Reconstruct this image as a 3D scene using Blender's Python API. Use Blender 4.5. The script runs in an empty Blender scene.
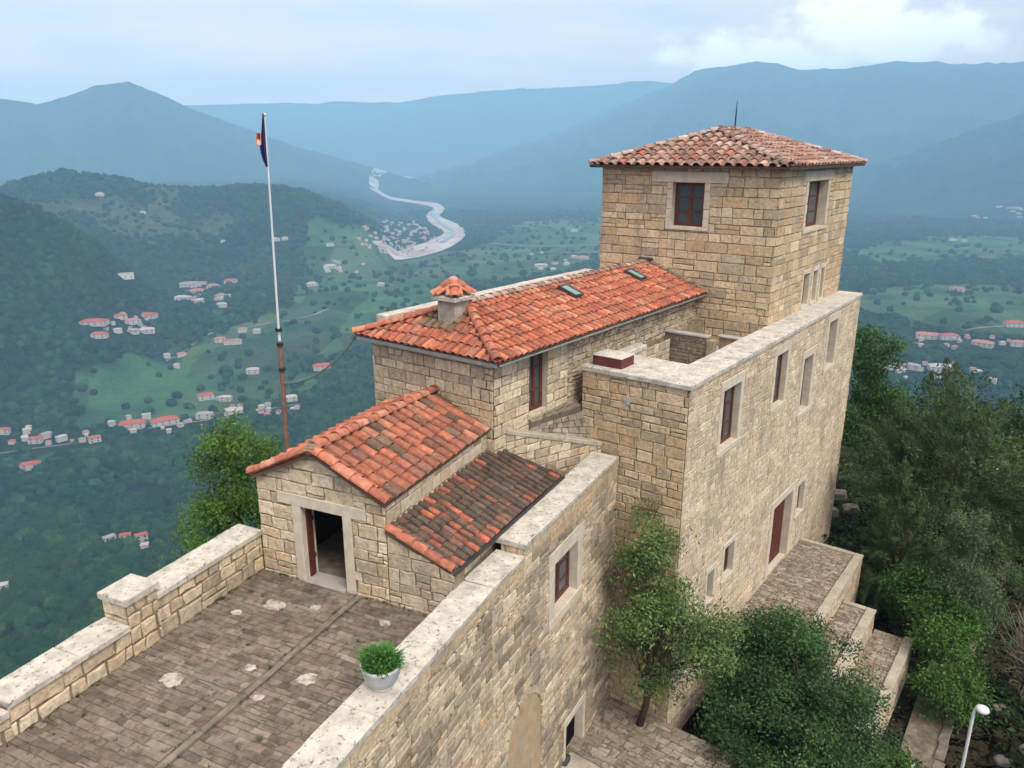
import bpy, math, random
import numpy as np
from mathutils import Vector, Matrix
R = math.radians
random.seed(7)
C = bpy.context.scene
col = C.collection
# ------------------------------------------------------------------ camera, sky, sun, exposure
cam_d = bpy.data.cameras.new('camera'); cam = bpy.data.objects.new('camera', cam_d); col.objects.link(cam)
CAMZ = 10.2
cam.location = (0, 0, CAMZ); cam.rotation_euler = (R(90-16.9), 0, 0)
cam_d.sensor_width = 36; cam_d.lens = 770/1024*36; cam_d.clip_start = .1; cam_d.clip_end = 60000
C.camera = cam
SUN_AZ, SUN_EL = 150, 52            # compass bearing (from +Y towards +X) and height of the sun
sun_d = bpy.data.lights.new('sun', 'SUN'); sun = bpy.data.objects.new('sun', sun_d); col.objects.link(sun)
sun_d.energy = 2.3; sun_d.angle = R(20); sun_d.color = (1, .955, .89)
sv = Vector((math.sin(R(SUN_AZ))*math.cos(R(SUN_EL)), math.cos(R(SUN_AZ))*math.cos(R(SUN_EL)), math.sin(R(SUN_EL))))
sun.rotation_euler = (-sv).to_track_quat('-Z', 'Y').to_euler()
C.view_settings.view_transform = 'Standard'; C.view_settings.look = 'None'
C.view_settings.exposure = 0.58; C.view_settings.gamma = 1
C.cycles.use_denoising = True
C.cycles.max_bounces = 5; C.cycles.diffuse_bounces = 3; C.cycles.transparent_max_bounces = 8
C.cycles.volume_bounces = 1
C.cycles.use_adaptive_sampling = True

def sky_world():
    w = bpy.data.worlds.new('World'); C.world = w; w.use_nodes = True
    nt = w.node_tree; nt.nodes.clear(); N = nt.nodes.new; L = nt.links.new
    out = N('ShaderNodeOutputWorld'); bg = N('ShaderNodeBackground'); bg.inputs[1].default_value = .14
    sky = N('ShaderNodeTexSky'); sky.sky_type = 'NISHITA'; sky.sun_disc = False
    sky.sun_elevation = R(SUN_EL); sky.sun_rotation = R(SUN_AZ); sky.dust_density = 2.5; sky.air_density = 1.0; sky.altitude = 300
    tc = N('ShaderNodeTexCoord'); sep = N('ShaderNodeSeparateXYZ'); L(tc.outputs['Generated'], sep.inputs[0])
    def m(op, a, b=None, c=None):
        n = N('ShaderNodeMath'); n.operation = op
        for i, v in enumerate((a, b, c)):
            if v is None: continue
            if isinstance(v, (int, float)): n.inputs[i].default_value = v
            else: L(v, n.inputs[i])
        return n.outputs[0]
    az = m('ARCTAN2', sep.outputs[0], sep.outputs[1]); el = m('ARCSINE', sep.outputs[2])
    cmb = N('ShaderNodeCombineXYZ'); L(m('MULTIPLY', az, 3.0), cmb.inputs[0]); L(m('MULTIPLY', el, 16.0), cmb.inputs[1])
    nz = N('ShaderNodeTexNoise'); nz.inputs['Scale'].default_value = 1.3; nz.inputs['Detail'].default_value = 6; nz.inputs['Roughness'].default_value = .55
    L(cmb.outputs[0], nz.inputs['Vector'])
    rp = N('ShaderNodeMapRange'); rp.inputs[1].default_value = .36; rp.inputs[2].default_value = .66; L(nz.outputs[0], rp.inputs[0])
    # broken layer cloud over the whole sky
    mix = N('ShaderNodeMix'); mix.data_type = 'RGBA'
    fac = m('ADD', m('MULTIPLY', rp.outputs[0], .42), .58)
    er = N('ShaderNodeMapRange'); er.inputs[1].default_value = 0; er.inputs[2].default_value = R(50); L(el, er.inputs[0])
    lc = N('ShaderNodeValToRGB'); e = lc.color_ramp.elements; e[0].position = .07; e[0].color = (.80, .50, .31, 1); e[1].position = .17; e[1].color = (.42, .355, .32, 1); k = e.new(.5); k.color = (.56, .50, .475, 1)
    L(er.outputs[0], lc.inputs[0]); sc = N('ShaderNodeVectorMath'); sc.operation = 'SCALE'; sc.inputs['Scale'].default_value = 16.5; L(lc.outputs[0], sc.inputs[0])
    L(fac, mix.inputs['Factor']); L(sky.outputs[0], mix.inputs['A']); L(sc.outputs[0], mix.inputs['B'])
    # one heaped cloud above the right-hand mountain
    c2 = N('ShaderNodeCombineXYZ'); L(m('MULTIPLY', az, 14.0), c2.inputs[0]); L(m('MULTIPLY', el, 22.0), c2.inputs[1])
    n2 = N('ShaderNodeTexNoise'); n2.inputs['Scale'].default_value = 1.4; n2.inputs['Detail'].default_value = 7; n2.inputs['Roughness'].default_value = .55
    L(c2.outputs[0], n2.inputs['Vector'])
    def blob(a0, e0, sa, se):
        da = m('DIVIDE', m('SUBTRACT', az, R(a0)), R(sa)); de = m('DIVIDE', m('SUBTRACT', el, R(e0)), R(se))
        return m('SUBTRACT', 1.0, m('SQRT', m('ADD', m('MULTIPLY', da, da), m('MULTIPLY', de, de))))
    b = m('MAXIMUM', m('MAXIMUM', blob(22.0, 7.2, 5.0, 3.8), blob(25.6, 6.6, 5.6, 2.4)), m('MAXIMUM', blob(16.5, 6.0, 7.6, 2.0), blob(22.3, 10.2, 3.2, 2.4)))
    b = m('ADD', b, m('MULTIPLY', m('SUBTRACT', n2.outputs[0], .5), 2.2))
    sm = N('ShaderNodeMapRange'); sm.interpolation_type = 'SMOOTHSTEP'; sm.inputs[1].default_value = .0; sm.inputs[2].default_value = .6; L(b, sm.inputs[0])
    mx2 = N('ShaderNodeMix'); mx2.data_type = 'RGBA'; L(m('MULTIPLY', sm.outputs[0], .85), mx2.inputs['Factor'])
    L(mix.outputs['Result'], mx2.inputs['A']); mx2.inputs['B'].default_value = (12.0, 11.0, 10.3, 1)
    L(mx2.outputs['Result'], bg.inputs[0]); L(bg.outputs[0], out.inputs[0])
sky_world()

# ------------------------------------------------------------------ small tools
def tag(o, label=None, cat=None, group=None, kind=None):
    if label: o['label'] = label
    if cat: o['category'] = cat
    if group: o['group'] = group
    if kind: o['kind'] = kind
    return o
def empty(name, loc=(0, 0, 0), label=None, cat=None, group=None):
    o = bpy.data.objects.new(name, None); col.objects.link(o); o.location = loc; o.empty_display_size = .3
    return tag(o, label, cat, group)
class MB:
    """collects faces with a colour and a material slot each, and links them as one mesh"""
    def __init__(s): s.v = []; s.f = []; s.c = []; s.m = []
    def add(s, vs, fs, c=(1, 1, 1), m=0):
        n = len(s.v); s.v.extend([tuple(p) for p in vs])
        for f in fs: s.f.append(tuple(i+n for i in f)); s.c.append(c); s.m.append(m)
    def box(s, o, ux, uy, uz, c=(1, 1, 1), m=0):
        """o corner, three edge vectors"""
        o = Vector(o); ux = Vector(ux); uy = Vector(uy); uz = Vector(uz)
        if ux.cross(uy).dot(uz) < 0: o = o+ux; ux = -ux
        P = [o, o+ux, o+ux+uy, o+uy, o+uz, o+ux+uz, o+ux+uy+uz, o+uy+uz]
        s.add(P, [(0, 3, 2, 1), (4, 5, 6, 7), (0, 1, 5, 4), (1, 2, 6, 5), (2, 3, 7, 6), (3, 0, 4, 7)], c, m)
    def slab(s, o, ux, uy, uz, bev=.02, jit=.0, c=(1, 1, 1), m=0):
        """box whose far face (along uz) has a worn bevelled rim"""
        o = Vector(o); ux = Vector(ux); uy = Vector(uy); uz = Vector(uz)
        if ux.cross(uy).dot(uz) < 0: o = o+ux; ux = -ux
        j = lambda: Vector((random.uniform(-jit, jit), random.uniform(-jit, jit), random.uniform(-jit, jit)*.6))
        ax = ux.normalized()*bev; ay = uy.normalized()*bev; az = uz.normalized()*bev
        n = max(1, int(ux.length/.35)); k = max(1, int(uy.length/.5))
        ring = [(i/n, 0) for i in range(n)]+[(1, i/k) for i in range(k)]+[(1-i/n, 1) for i in range(n)]+[(0, 1-i/k) for i in range(k)]
        lo, mi, hi = [], [], []
        for a, b in ring:
            p = o+ux*a+uy*b; q = j()
            ins = (ax if a == 0 else -ax if a == 1 else ax*0)+(ay if b == 0 else -ay if b == 1 else ay*0)
            lo.append(p); mi.append(p+uz-az+q); hi.append(p+uz+ins+q+uz.normalized()*j().z)
        N = len(ring); fs = [tuple(range(N))[::-1]]
        for i in range(N):
            t = (i+1) % N; fs += [(i, t, N+t, N+i), (N+i, N+t, 2*N+t, 2*N+i)]
        fs.append(tuple(range(2*N, 3*N)))
        s.add(lo+mi+hi, fs, c, m)
    def tube(s, pts, rad, seg=8, c=(1, 1, 1), m=0, cap=True):
        pts = [Vector(p) for p in pts]; rad = rad if isinstance(rad, (list, tuple)) else [rad]*len(pts)
        vs = []; ref = Vector((.3, .9, .17))
        for i, p in enumerate(pts):
            d = (pts[min(i+1, len(pts)-1)]-pts[max(i-1, 0)]).normalized()
            a = d.cross(ref)
            if a.length < .1: a = d.cross(Vector((1, 0, 0)))
            a.normalize(); b = d.cross(a)
            for k in range(seg):
                t = 2*math.pi*k/seg; vs.append(p+(a*math.cos(t)+b*math.sin(t))*rad[i])
        fs = []
        for i in range(len(pts)-1):
            for k in range(seg):
                t = (k+1) % seg; fs.append((i*seg+k, i*seg+t, (i+1)*seg+t, (i+1)*seg+k))
        if cap: fs += [tuple(range(seg))[::-1], tuple(range((len(pts)-1)*seg, len(pts)*seg))]
        s.add(vs, fs, c, m)
    def lathe(s, o, prof, seg=28, c=(1, 1, 1), m=0):
        o = Vector(o); vs = []
        for r, z in prof:
            for k in range(seg):
                t = 2*math.pi*k/seg; vs.append(o+Vector((r*math.cos(t), r*math.sin(t), z)))
        fs = []
        for i in range(len(prof)-1):
            for k in range(seg):
                t = (k+1) % seg; fs.append((i*seg+k, i*seg+t, (i+1)*seg+t, (i+1)*seg+k))
        s.add(vs, fs, c, m)
    def build(s, name, mats, parent=None, smooth=False):
        me = bpy.data.meshes.new(name); me.from_pydata(s.v, [], s.f)
        mats = mats if isinstance(mats, (list, tuple)) else [mats]
        for q in mats: me.materials.append(q)
        a = me.attributes.new('tint', 'FLOAT_COLOR', 'FACE')
        a.data.foreach_set('color', np.array([(c[0], c[1], c[2], 1) for c in s.c], 'f').ravel())
        me.polygons.foreach_set('material_index', np.array(s.m, 'i'))
        if smooth: me.polygons.foreach_set('use_smooth', np.ones(len(s.f), bool))
        me.update()
        o = bpy.data.objects.new(name, me); col.objects.link(o)
        if parent: o.parent = parent; o.matrix_parent_inverse = Matrix.Translation(-parent.location)
        return o
def np_mesh(name, verts, faces, mats, tint=None, parent=None, smooth=False):
    me = bpy.data.meshes.new(name); verts = np.asarray(verts, 'f'); faces = np.asarray(faces, 'i'); k = faces.shape[1]
    me.vertices.add(len(verts)); me.vertices.foreach_set('co', verts.ravel())
    me.loops.add(faces.size); me.loops.foreach_set('vertex_index', faces.ravel())
    me.polygons.add(len(faces)); me.polygons.foreach_set('loop_start', np.arange(0, faces.size, k, dtype='i'))
    me.polygons.foreach_set('loop_total', np.full(len(faces), k, 'i'))
    if smooth: me.polygons.foreach_set('use_smooth', np.ones(len(faces), bool))
    for q in (mats if isinstance(mats, (list, tuple)) else [mats]): me.materials.append(q)
    me.update(calc_edges=True)
    if tint is not None:
        dom = 'FACE' if len(tint) == len(faces) else 'POINT'
        a = me.attributes.new('tint', 'FLOAT_COLOR', dom); a.data.foreach_set('color', np.asarray(tint, 'f').ravel())
    o = bpy.data.objects.new(name, me); col.objects.link(o)
    if parent: o.parent = parent; o.matrix_parent_inverse = Matrix.Translation(-parent.location)
    return o

# ------------------------------------------------------------------ materials
def mat(name, base=None, streak=None, rough=.85, tint=False, vary=.25, vscale=3., stain=None, sscale=.6, slo=.5, shi=.7, samt=.7, bump=.0, bscale=30., spots=None, pscale=18., plo=.58, phi=.66, pamt=.8, metal=0, trans=0, spec=.3, bump2=0, b2scale=4.):
    m = bpy.data.materials.new(name); m.use_nodes = True; nt = m.node_tree; nt.nodes.clear(); N = nt.nodes.new; L = nt.links.new
    out = N('ShaderNodeOutputMaterial'); bs = N('ShaderNodeBsdfPrincipled'); L(bs.outputs[0], out.inputs[0])
    bs.inputs['Roughness'].default_value = rough; bs.inputs['Metallic'].default_value = metal; bs.inputs['Specular IOR Level'].default_value = spec
    geo = N('ShaderNodeNewGeometry')
    def noise(sc, det=5, ro=.6):
        n = N('ShaderNodeTexNoise'); n.inputs['Scale'].default_value = sc; n.inputs['Detail'].default_value = det; n.inputs['Roughness'].default_value = ro
        L(geo.outputs['Position'], n.inputs['Vector']); return n.outputs[0]
    def ramp(src, a, b, c=0, d=1):
        n = N('ShaderNodeMapRange'); n.inputs[1].default_value = a; n.inputs[2].default_value = b; n.inputs[3].default_value = c; n.inputs[4].default_value = d; L(src, n.inputs[0]); return n.outputs[0]
    if tint:
        at = N('ShaderNodeAttribute'); at.attribute_name = 'tint'; cur = at.outputs['Color']
        if base:
            q = N('ShaderNodeMix'); q.data_type = 'RGBA'; q.blend_type = 'MULTIPLY'; q.inputs['Factor'].default_value = 1; L(cur, q.inputs['A']); q.inputs['B'].default_value = (*base, 1); cur = q.outputs['Result']
    else:
        rgb = N('ShaderNodeRGB'); rgb.outputs[0].default_value = (*base, 1); cur = rgb.outputs[0]
    if vary:
        hs = N('ShaderNodeHueSaturation'); L(cur, hs.inputs['Color']); L(ramp(noise(vscale), .3, .7, 1-vary, 1+vary), hs.inputs['Value']); cur = hs.outputs[0]
    if stain:
        q = N('ShaderNodeMix'); q.data_type = 'RGBA'; L(cur, q.inputs['A']); q.inputs['B'].default_value = (*stain, 1)
        L(ramp(noise(sscale, 8, .68), slo, shi, 0, samt), q.inputs['Factor']); cur = q.outputs['Result']
    if spots:
        q = N('ShaderNodeMix'); q.data_type = 'RGBA'; L(cur, q.inputs['A']); q.inputs['B'].default_value = (*spots, 1)
        L(ramp(noise(pscale, 4, .7), plo, phi, 0, pamt), q.inputs['Factor']); cur = q.outputs['Result']
    if streak:
        mp = N('ShaderNodeMapping'); mp.inputs['Scale'].default_value = (1.6, 1.6, .16); L(geo.outputs['Position'], mp.inputs['Vector']); n = N('ShaderNodeTexNoise'); n.inputs['Scale'].default_value = 1; n.inputs['Detail'].default_value = 7; n.inputs['Roughness'].default_value = .7; L(mp.outputs[0], n.inputs['Vector'])
        q = N('ShaderNodeMix'); q.data_type = 'RGBA'; L(cur, q.inputs['A']); q.inputs['B'].default_value = (*streak, 1); L(ramp(n.outputs[0], .52, .74, 0, .55), q.inputs['Factor']); cur = q.outputs['Result']
    L(cur, bs.inputs['Base Color'])
    if bump:
        b = N('ShaderNodeBump'); b.inputs['Strength'].default_value = bump; b.inputs['Distance'].default_value = .03; L(noise(bscale, 6, .7), b.inputs['Height'])
        if bump2:
            b2 = N('ShaderNodeBump'); b2.inputs['Strength'].default_value = bump2; b2.inputs['Distance'].default_value = .08; L(noise(b2scale, 4, .6), b2.inputs['Height']); L(b2.outputs[0], b.inputs['Normal'])
        L(b.outputs[0], bs.inputs['Normal'])
    if trans:
        ts = N('ShaderNodeBsdfTranslucent'); L(cur, ts.inputs[0]); mx = N('ShaderNodeMixShader'); mx.inputs[0].default_value = trans
        L(bs.outputs[0], mx.inputs[1]); L(ts.outputs[0], mx.inputs[2]); L(mx.outputs[0], out.inputs[0])
    return m
M = {}
M['stone'] = mat('stone', streak=(.19, .165, .13), base=(1.15, 1.075, .965), tint=True, vary=.26, vscale=9, stain=(.215, .195, .165), sscale=.8, slo=.49, shi=.74, samt=.55, spots=(.19, .155, .11), pscale=16, plo=.57, phi=.70, pamt=.55, bump=.9, bscale=20, bump2=.6, b2scale=6, rough=.92, spec=.15)
M['mortar'] = mat('mortar', (.245, .19, .13), vary=.35, vscale=4, bump=.5, bscale=25, rough=.95, spec=.1)
M['dressed'] = mat('dressed_stone', (.57, .49, .385), vary=.14, vscale=4, stain=(.34, .28, .20), sscale=1.4, slo=.5, shi=.8, samt=.6, bump=.2, bscale=25, rough=.9, spec=.15)
M['coping'] = mat('coping_stone', (.55, .505, .43), vary=.14, vscale=3, stain=(.27, .245, .205), sscale=2.6, slo=.44, shi=.70, samt=.8, spots=(.09, .085, .07), pscale=9, plo=.56, phi=.66, pamt=.8, bump=.45, bscale=18, rough=.92, spec=.12)
M['tile'] = mat('roof_tile', tint=True, vary=.34, vscale=7, stain=(.15, .105, .075), sscale=2.8, slo=.50, shi=.72, samt=.75, spots=(.42, .30, .21), pscale=17, plo=.57, phi=.68, pamt=.55, bump=.25, bscale=30, rough=.85, spec=.2)
M['old_tile'] = mat('old_roof_tile', tint=True, vary=.38, vscale=7, stain=(.075, .065, .05), sscale=2.2, slo=.46, shi=.66, samt=.85, spots=(.27, .25, .20), pscale=24, plo=.60, phi=.68, pamt=.55, bump=.4, bscale=26, rough=.92, spec=.12)
M['roof_bed'] = mat('roof_bedding', (.15, .085, .055), vary=.3, bump=.3)
M['paver'] = mat('paver', tint=True, vary=.28, vscale=5, stain=(.30, .265, .21), sscale=1.1, slo=.50, shi=.70, samt=.6, spots=(.075, .06, .04), pscale=4, plo=.52, phi=.66, pamt=.7, bump=.5, bscale=24, rough=.93, spec=.12)
M['joint'] = mat('paver_joint', (.14, .11, .075), vary=.4, vscale=5, stain=(.12, .12, .05), sscale=1.5, bump=.5, bscale=28)
M['lime'] = mat('lime_stain', (.46, .41, .34), vary=.25, vscale=9, bump=.4, stain=(.2, .165, .13), sscale=5, slo=.47, shi=.62, samt=.9)
M['concrete'] = mat('concrete', (.36, .33, .29), vary=.25, vscale=3, stain=(.2, .18, .15), sscale=1.5, slo=.48, shi=.72, bump=.35, bscale=22, rough=.9, spec=.15)
M['concrete_dark'] = mat('dark_concrete', (.20, .165, .13), vary=.3, vscale=5, stain=(.10, .08, .06), sscale=2, slo=.45, shi=.68, bump=.45, bscale=22, rough=.93, spec=.1)
M['plaster'] = mat('ochre_plaster', (.42, .30, .175), vary=.25, vscale=3, stain=(.40, .33, .24), sscale=2.2, slo=.42, shi=.66, samt=.9, spots=(.24, .15, .08), pscale=7, plo=.56, phi=.7, pamt=.5, bump=.4, bscale=10, rough=.93, spec=.1)
M['greyplaster'] = mat('grey_plaster', (.27, .24, .195), vary=.3, vscale=4, stain=(.11, .095, .08), sscale=2, slo=.44, shi=.66, samt=.85, bump=.5, bscale=20)
M['wood'] = mat('brown_wood', (.105, .035, .018), vary=.3, vscale=8, rough=.55, spec=.35, bump=.15, bscale=40)
M['redwood'] = mat('red_door_paint', (.095, .022, .014), vary=.25, vscale=5, rough=.6, bump=.15, bscale=30)
M['glass'] = mat('window_glass', (.07, .08, .09), vary=0, rough=.08, spec=.6)
M['dark'] = mat('unlit_inside_black', (.012, .011, .010), vary=0, rough=1, spec=0)  # near-black colour standing in for unlit space behind openings
M['redbox'] = mat('red_box_paint', (.13, .032, .028), vary=.25, vscale=4, stain=(.08, .03, .028), sscale=3, rough=.7, bump=.2, bscale=20)
M['skyglass'] = mat('skylight_glass', (.20, .34, .31), vary=.05, rough=.15, spec=.6)
M['lead'] = mat('dark_flashing', (.05, .05, .05), vary=.3, rough=.6)
M['iron'] = mat('iron', (.03, .032, .036), vary=.2, rough=.55, metal=.3)
M['white_metal'] = mat('white_metal', (.62, .63, .64), vary=.08, rough=.45, spec=.4)
M['pole_wood'] = mat('pole_wood', (.20, .11, .085), vary=.3, vscale=6, rough=.8)
M['zinc'] = mat('zinc', (.36, .37, .37), vary=.15, rough=.5, metal=.3)
M['flag_blue'] = mat('flag_blue', (.018, .018, .10), vary=.2, rough=.8)
M['flag_orange'] = mat('flag_orange', (.68, .22, .10), vary=.15, rough=.8)
M['flag_pale'] = mat('flag_pale', (.68, .62, .56), vary=.1, rough=.8)
M['flag_red'] = mat('flag_red', (.20, .02, .02), vary=.15, rough=.8)
M['rope'] = mat('rope', (.10, .13, .10), vary=.35, vscale=40, rough=.9)
M['pot'] = mat('pot_glaze', (.50, .51, .49), vary=.1, vscale=6, stain=(.34, .33, .29), sscale=4, rough=.7, bump=.1)
M['soil'] = mat('soil', (.05, .036, .022), vary=.4, vscale=20, bump=.6, bscale=40, rough=1, spec=.05)
M['leaf'] = mat('leaf', tint=True, vary=.2, vscale=2.5, rough=.6, trans=.25, spec=.25)
M['bark'] = mat('bark', (.085, .062, .042), vary=.35, vscale=8, bump=.6, bscale=18, rough=.95, spec=.1)
M['palebark'] = mat('pale_bark', (.20, .165, .12), vary=.3, vscale=8, bump=.4, bscale=20, rough=.95, spec=.1)
M['house_wall'] = mat('house_wall', tint=True, vary=.1, vscale=.3, rough=.9, spec=.1)
M['house_roof'] = mat('house_roof', tint=True, vary=.22, vscale=.4, rough=.9, spec=.1)
M['river'] = mat('river_gravel', (.31, .26, .235), vary=.18, vscale=.012, stain=(.44, .41, .39), sscale=.012, slo=.45, shi=.6, samt=.8, rough=.95, spec=.1)
M['water'] = mat('river_water', (.20, .25, .28), vary=.1, vscale=.02, rough=.25, spec=.5)
M['gravel_path'] = mat('gravel_path', (.20, .165, .125), vary=.35, vscale=6, stain=(.08, .065, .045), sscale=1.2, slo=.45, shi=.65, bump=.6, bscale=25, rough=1, spec=.1)
M['rock'] = mat('rock', tint=True, vary=.3, vscale=3, bump=.6, bscale=8, bump2=.5, b2scale=2, rough=.95, spec=.1)
M['canvas'] = mat('dark_canvas', (.045, .046, .055), vary=.3, vscale=8, rough=.9, bump=.2)

# ------------------------------------------------------------------ frames of the site (the upper buildings and the terrace are turned a little against each other)
def frame(o, az):
    a = Vector((math.sin(R(az)), math.cos(R(az)), 0)); b = Vector((-a.y, a.x, 0)); o = Vector((o[0], o[1], 0))
    f = lambda x, y, z=0: o+a*x+b*y+Vector((0, 0, z))
    f.a = a; f.b = b; return f
W = frame((5.12, 21.12), 37.3)          # a runs along the long front, b away from it
T = frame((-2.87, 15.83), 24.5)         # terrace, gatehouse
Q1 = T(.45, -2.42); W2 = frame((Q1.x, Q1.y), 27.74)   # upper stretch of the long wall (a along it)
UP = Vector((0, 0, 1))

# ------------------------------------------------------------------ terrain
def vnoise(x, y, seed=0):
    xi = np.floor(x).astype(np.int64); yi = np.floor(y).astype(np.int64); xf = x-xi; yf = y-yi
    u = xf*xf*(3-2*xf); v = yf*yf*(3-2*yf)
    def h(a, b):
        n = (a*374761393+b*668265263+seed*1442695041) & 0xffffffff
        n = ((n ^ (n >> 13))*1274126177) & 0xffffffff
        return ((n ^ (n >> 16)) & 0xffff)/65535.
    return (h(xi, yi)*(1-u)+h(xi+1, yi)*u)*(1-v)+(h(xi, yi+1)*(1-u)+h(xi+1, yi+1)*u)*v
def fbm(x, y, o=5, seed=0, g=.5):
    s = 0; a = 1; t = 0
    for i in range(o): s = s+a*vnoise(x*2**i, y*2**i, seed+i*7); t += a; a *= g
    return s/t-.5
CP, SP = math.cos(R(16.9)), math.sin(R(16.9))
def px_dir(x, y):
    a = (x-512)/770; b = -(y-384)/770
    return np.array([a, CP+b*SP, -SP+b*CP])
def ridge_tab(pts):
    az, te = [], []
    for x, y in pts:
        d = px_dir(x, y); az.append(math.atan2(d[0], d[1])); te.append(d[2]/math.hypot(d[0], d[1]))
    return np.array(az), np.array(te)
# crest lines of the ranges: bearing -> height, with the distance of the crest, of the foot, and the roughness
RANGES = [
 (ridge_tab([(-500, 150), (-260, 118), (-120, 104), (0, 97), (37, 102), (68, 94), (95, 84), (129, 81), (146, 89), (176, 101), (210, 114), (257, 131), (288, 143), (340, 158), (400, 176), (440, 190), (500, 214)]), 6500, 5000, 130, 1),
 (ridge_tab([(-600, 118), (0, 112), (195, 104), (240, 103), (340, 100), (400, 103), (440, 96), (480, 92), (520, 88), (600, 84), (650, 80), (760, 90), (1000, 120), (1600, 140)]), 10600, 8300, 90, 2),
 (ridge_tab([(350, 214), (400, 190), (440, 170), (500, 151), (560, 131), (600, 114), (641, 97), (670, 83), (695, 70), (730, 65), (757, 61), (780, 66), (799, 71), (848, 68), (890, 62), (1024, 58), (1300, 62), (1700, 100)]), 8600, 4700, 180, 3),
 (ridge_tab([(560, 214), (620, 200), (700, 188), (800, 178), (880, 162), (950, 138), (1024, 112), (1150, 88), (1300, 84), (1700, 110)]), 5600, 3700, 120, 4),
 (ridge_tab([(-700, 180), (-260, 178), (-60, 186), (0, 188), (30, 178), (65, 172), (110, 177), (150, 186), (200, 190), (240, 186), (282, 187), (312, 195), (340, 207), (365, 221), (385, 238), (410, 262)]), 2300, 1450, 14, 5),
 (ridge_tab([(-700, 150), (-260, 170), (-90, 184), (0, 198), (35, 207), (70, 228), (105, 255), (140, 284), (170, 304)]), 1500, 950, 10, 6),
]
VALLEY = -300.
HP = np.array([[0, 0], [20, -20], [75, -66], [150, -120], [225, -170], [375, -228], [675, -280], [1000, -297], [1600, -302]])
S0, S1 = np.array([-2., 8.]), np.array([25., 55.])
W_o = np.array([5.12, 21.12]); W_a = np.array([W.a.x, W.a.y]); W_b = np.array([W.b.x, W.b.y])
def hill_d(x, y):
    d = S1-S0; t = np.clip(((x-S0[0])*d[0]+(y-S0[1])*d[1])/(d@d), 0, 1)
    side = (x-S0[0])*d[1]-(y-S0[1])*d[0]
    rad = np.where(side < 0, 15, 19)
    return np.maximum(np.hypot(x-S0[0]-t*d[0], y-S0[1]-t*d[1])-rad, 0)
def height(x, y):
    x = np.asarray(x, float); y = np.asarray(y, float)
    r = np.hypot(x, y)+1e-6; az = np.arctan2(x, y)
    vz = VALLEY+fbm(x/260, y/260, 4, 11)*16+np.clip((r-5000)/8000, 0, 1)*40
    H = vz
    for (ta, te), D, foot, rough, sd in RANGES:
        zr = CAMZ+D*np.interp(az, ta, te, left=te[0]-.0, right=te[-1])
        wob = fbm(x/(D*.12), y/(D*.12), 5, 20+sd)
        t = (r+wob*(D-foot)*.22-foot)/(D-foot); up = np.clip(t, 0, 1); up = up*up*(3-2*up)*.55+up**1.6*.45
        gul = 1-np.abs(fbm(x/(D*.06), y/(D*.06), 5, 40+sd))*2
        z = VALLEY+(zr-VALLEY)*up+(gul-.75)*rough*np.clip(up*(1-up)*4, 0, 1)*2.2+fbm(x/(D*.012), y/(D*.012), 4, 60+sd)*rough*.16*np.clip(up*3, 0, 1)
        back = np.clip((r-D)/(D*.30), 0, 1); z = z-(zr-VALLEY)*back*.35
        fade = 1-np.clip((np.abs(az)-2.2)/.6, 0, 1)
        z = VALLEY+(z-VALLEY)*fade
        H = np.maximum(H, z)
    d = hill_d(x, y)
    ra = (x-W_o[0])*W_a[0]+(y-W_o[1])*W_a[1]; rb = (x-W_o[0])*W_b[0]+(y-W_o[1])*W_b[1]
    base = np.interp(rb, [-40, -14, -7.5, -5.2, -2.5, -.5, 6, 10], [-15, -11.6, -10.5, -10.4, -9.6, -9.0, -9.2, -12])
    base = base-np.clip(ra-24, 0, 60)*.11
    hill = base+np.interp(d, HP[:, 0], HP[:, 1])+fbm(x/22, y/22, 4, 77)*np.clip(d/12, 0, 1)*9+fbm(x/2.2, y/2.2, 3, 78)*.25
    w = np.clip((1100-r)/300, 0, 1)
    return np.where(r < 800, np.maximum(hill, vz-2), np.maximum(H, hill*w+(VALLEY-40)*(1-w)))
# cleared land in the valley: rings of (x, y) in metres
def on_valley(pts): return [tuple((px_dir(x, y)[:2]*((VALLEY-CAMZ)/px_dir(x, y)[2])).tolist()) for x, y in pts]
FIELDS = [on_valley(p) for p in (
 [(92, 424), (60, 405), (120, 388), (215, 350), (300, 322), (380, 305), (430, 300), (430, 330), (350, 362), (270, 398), (170, 420)],
 [(255, 315), (330, 284), (420, 262), (560, 250), (620, 262), (560, 290), (440, 305), (330, 318)],
 [(300, 280), (345, 268), (400, 268), (360, 296), (320, 300)],
 [(850, 332), (860, 302), (1060, 296), (1100, 325), (1060, 366), (900, 352)],
 [(470, 262), (520, 228), (640, 222), (640, 262)],
 [(860, 258), (930, 244), (1050, 246), (1050, 270), (870, 276)],
 [(0, 470), (40, 452), (130, 446), (120, 458), (40, 470)])]
def in_poly(x, y, poly):
    ins = np.zeros(np.shape(x), bool); n = len(poly)
    for i in range(n):
        x1, y1 = poly[i]; x2, y2 = poly[(i+1) % n]
        if y1 == y2: continue
        c = ((y1 > y) != (y2 > y)) & (x < (x2-x1)*(y-y1)/(y2-y1)+x1); ins ^= c
    return ins
def field_mask(x, y):
    wx = x+fbm(x/90, y/90, 3, 91)*120; wy = y+fbm(x/90, y/90, 3, 92)*160
    f = np.zeros(np.shape(x), bool)
    for p in FIELDS: f |= in_poly(wx, wy, p)
    return f
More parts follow.
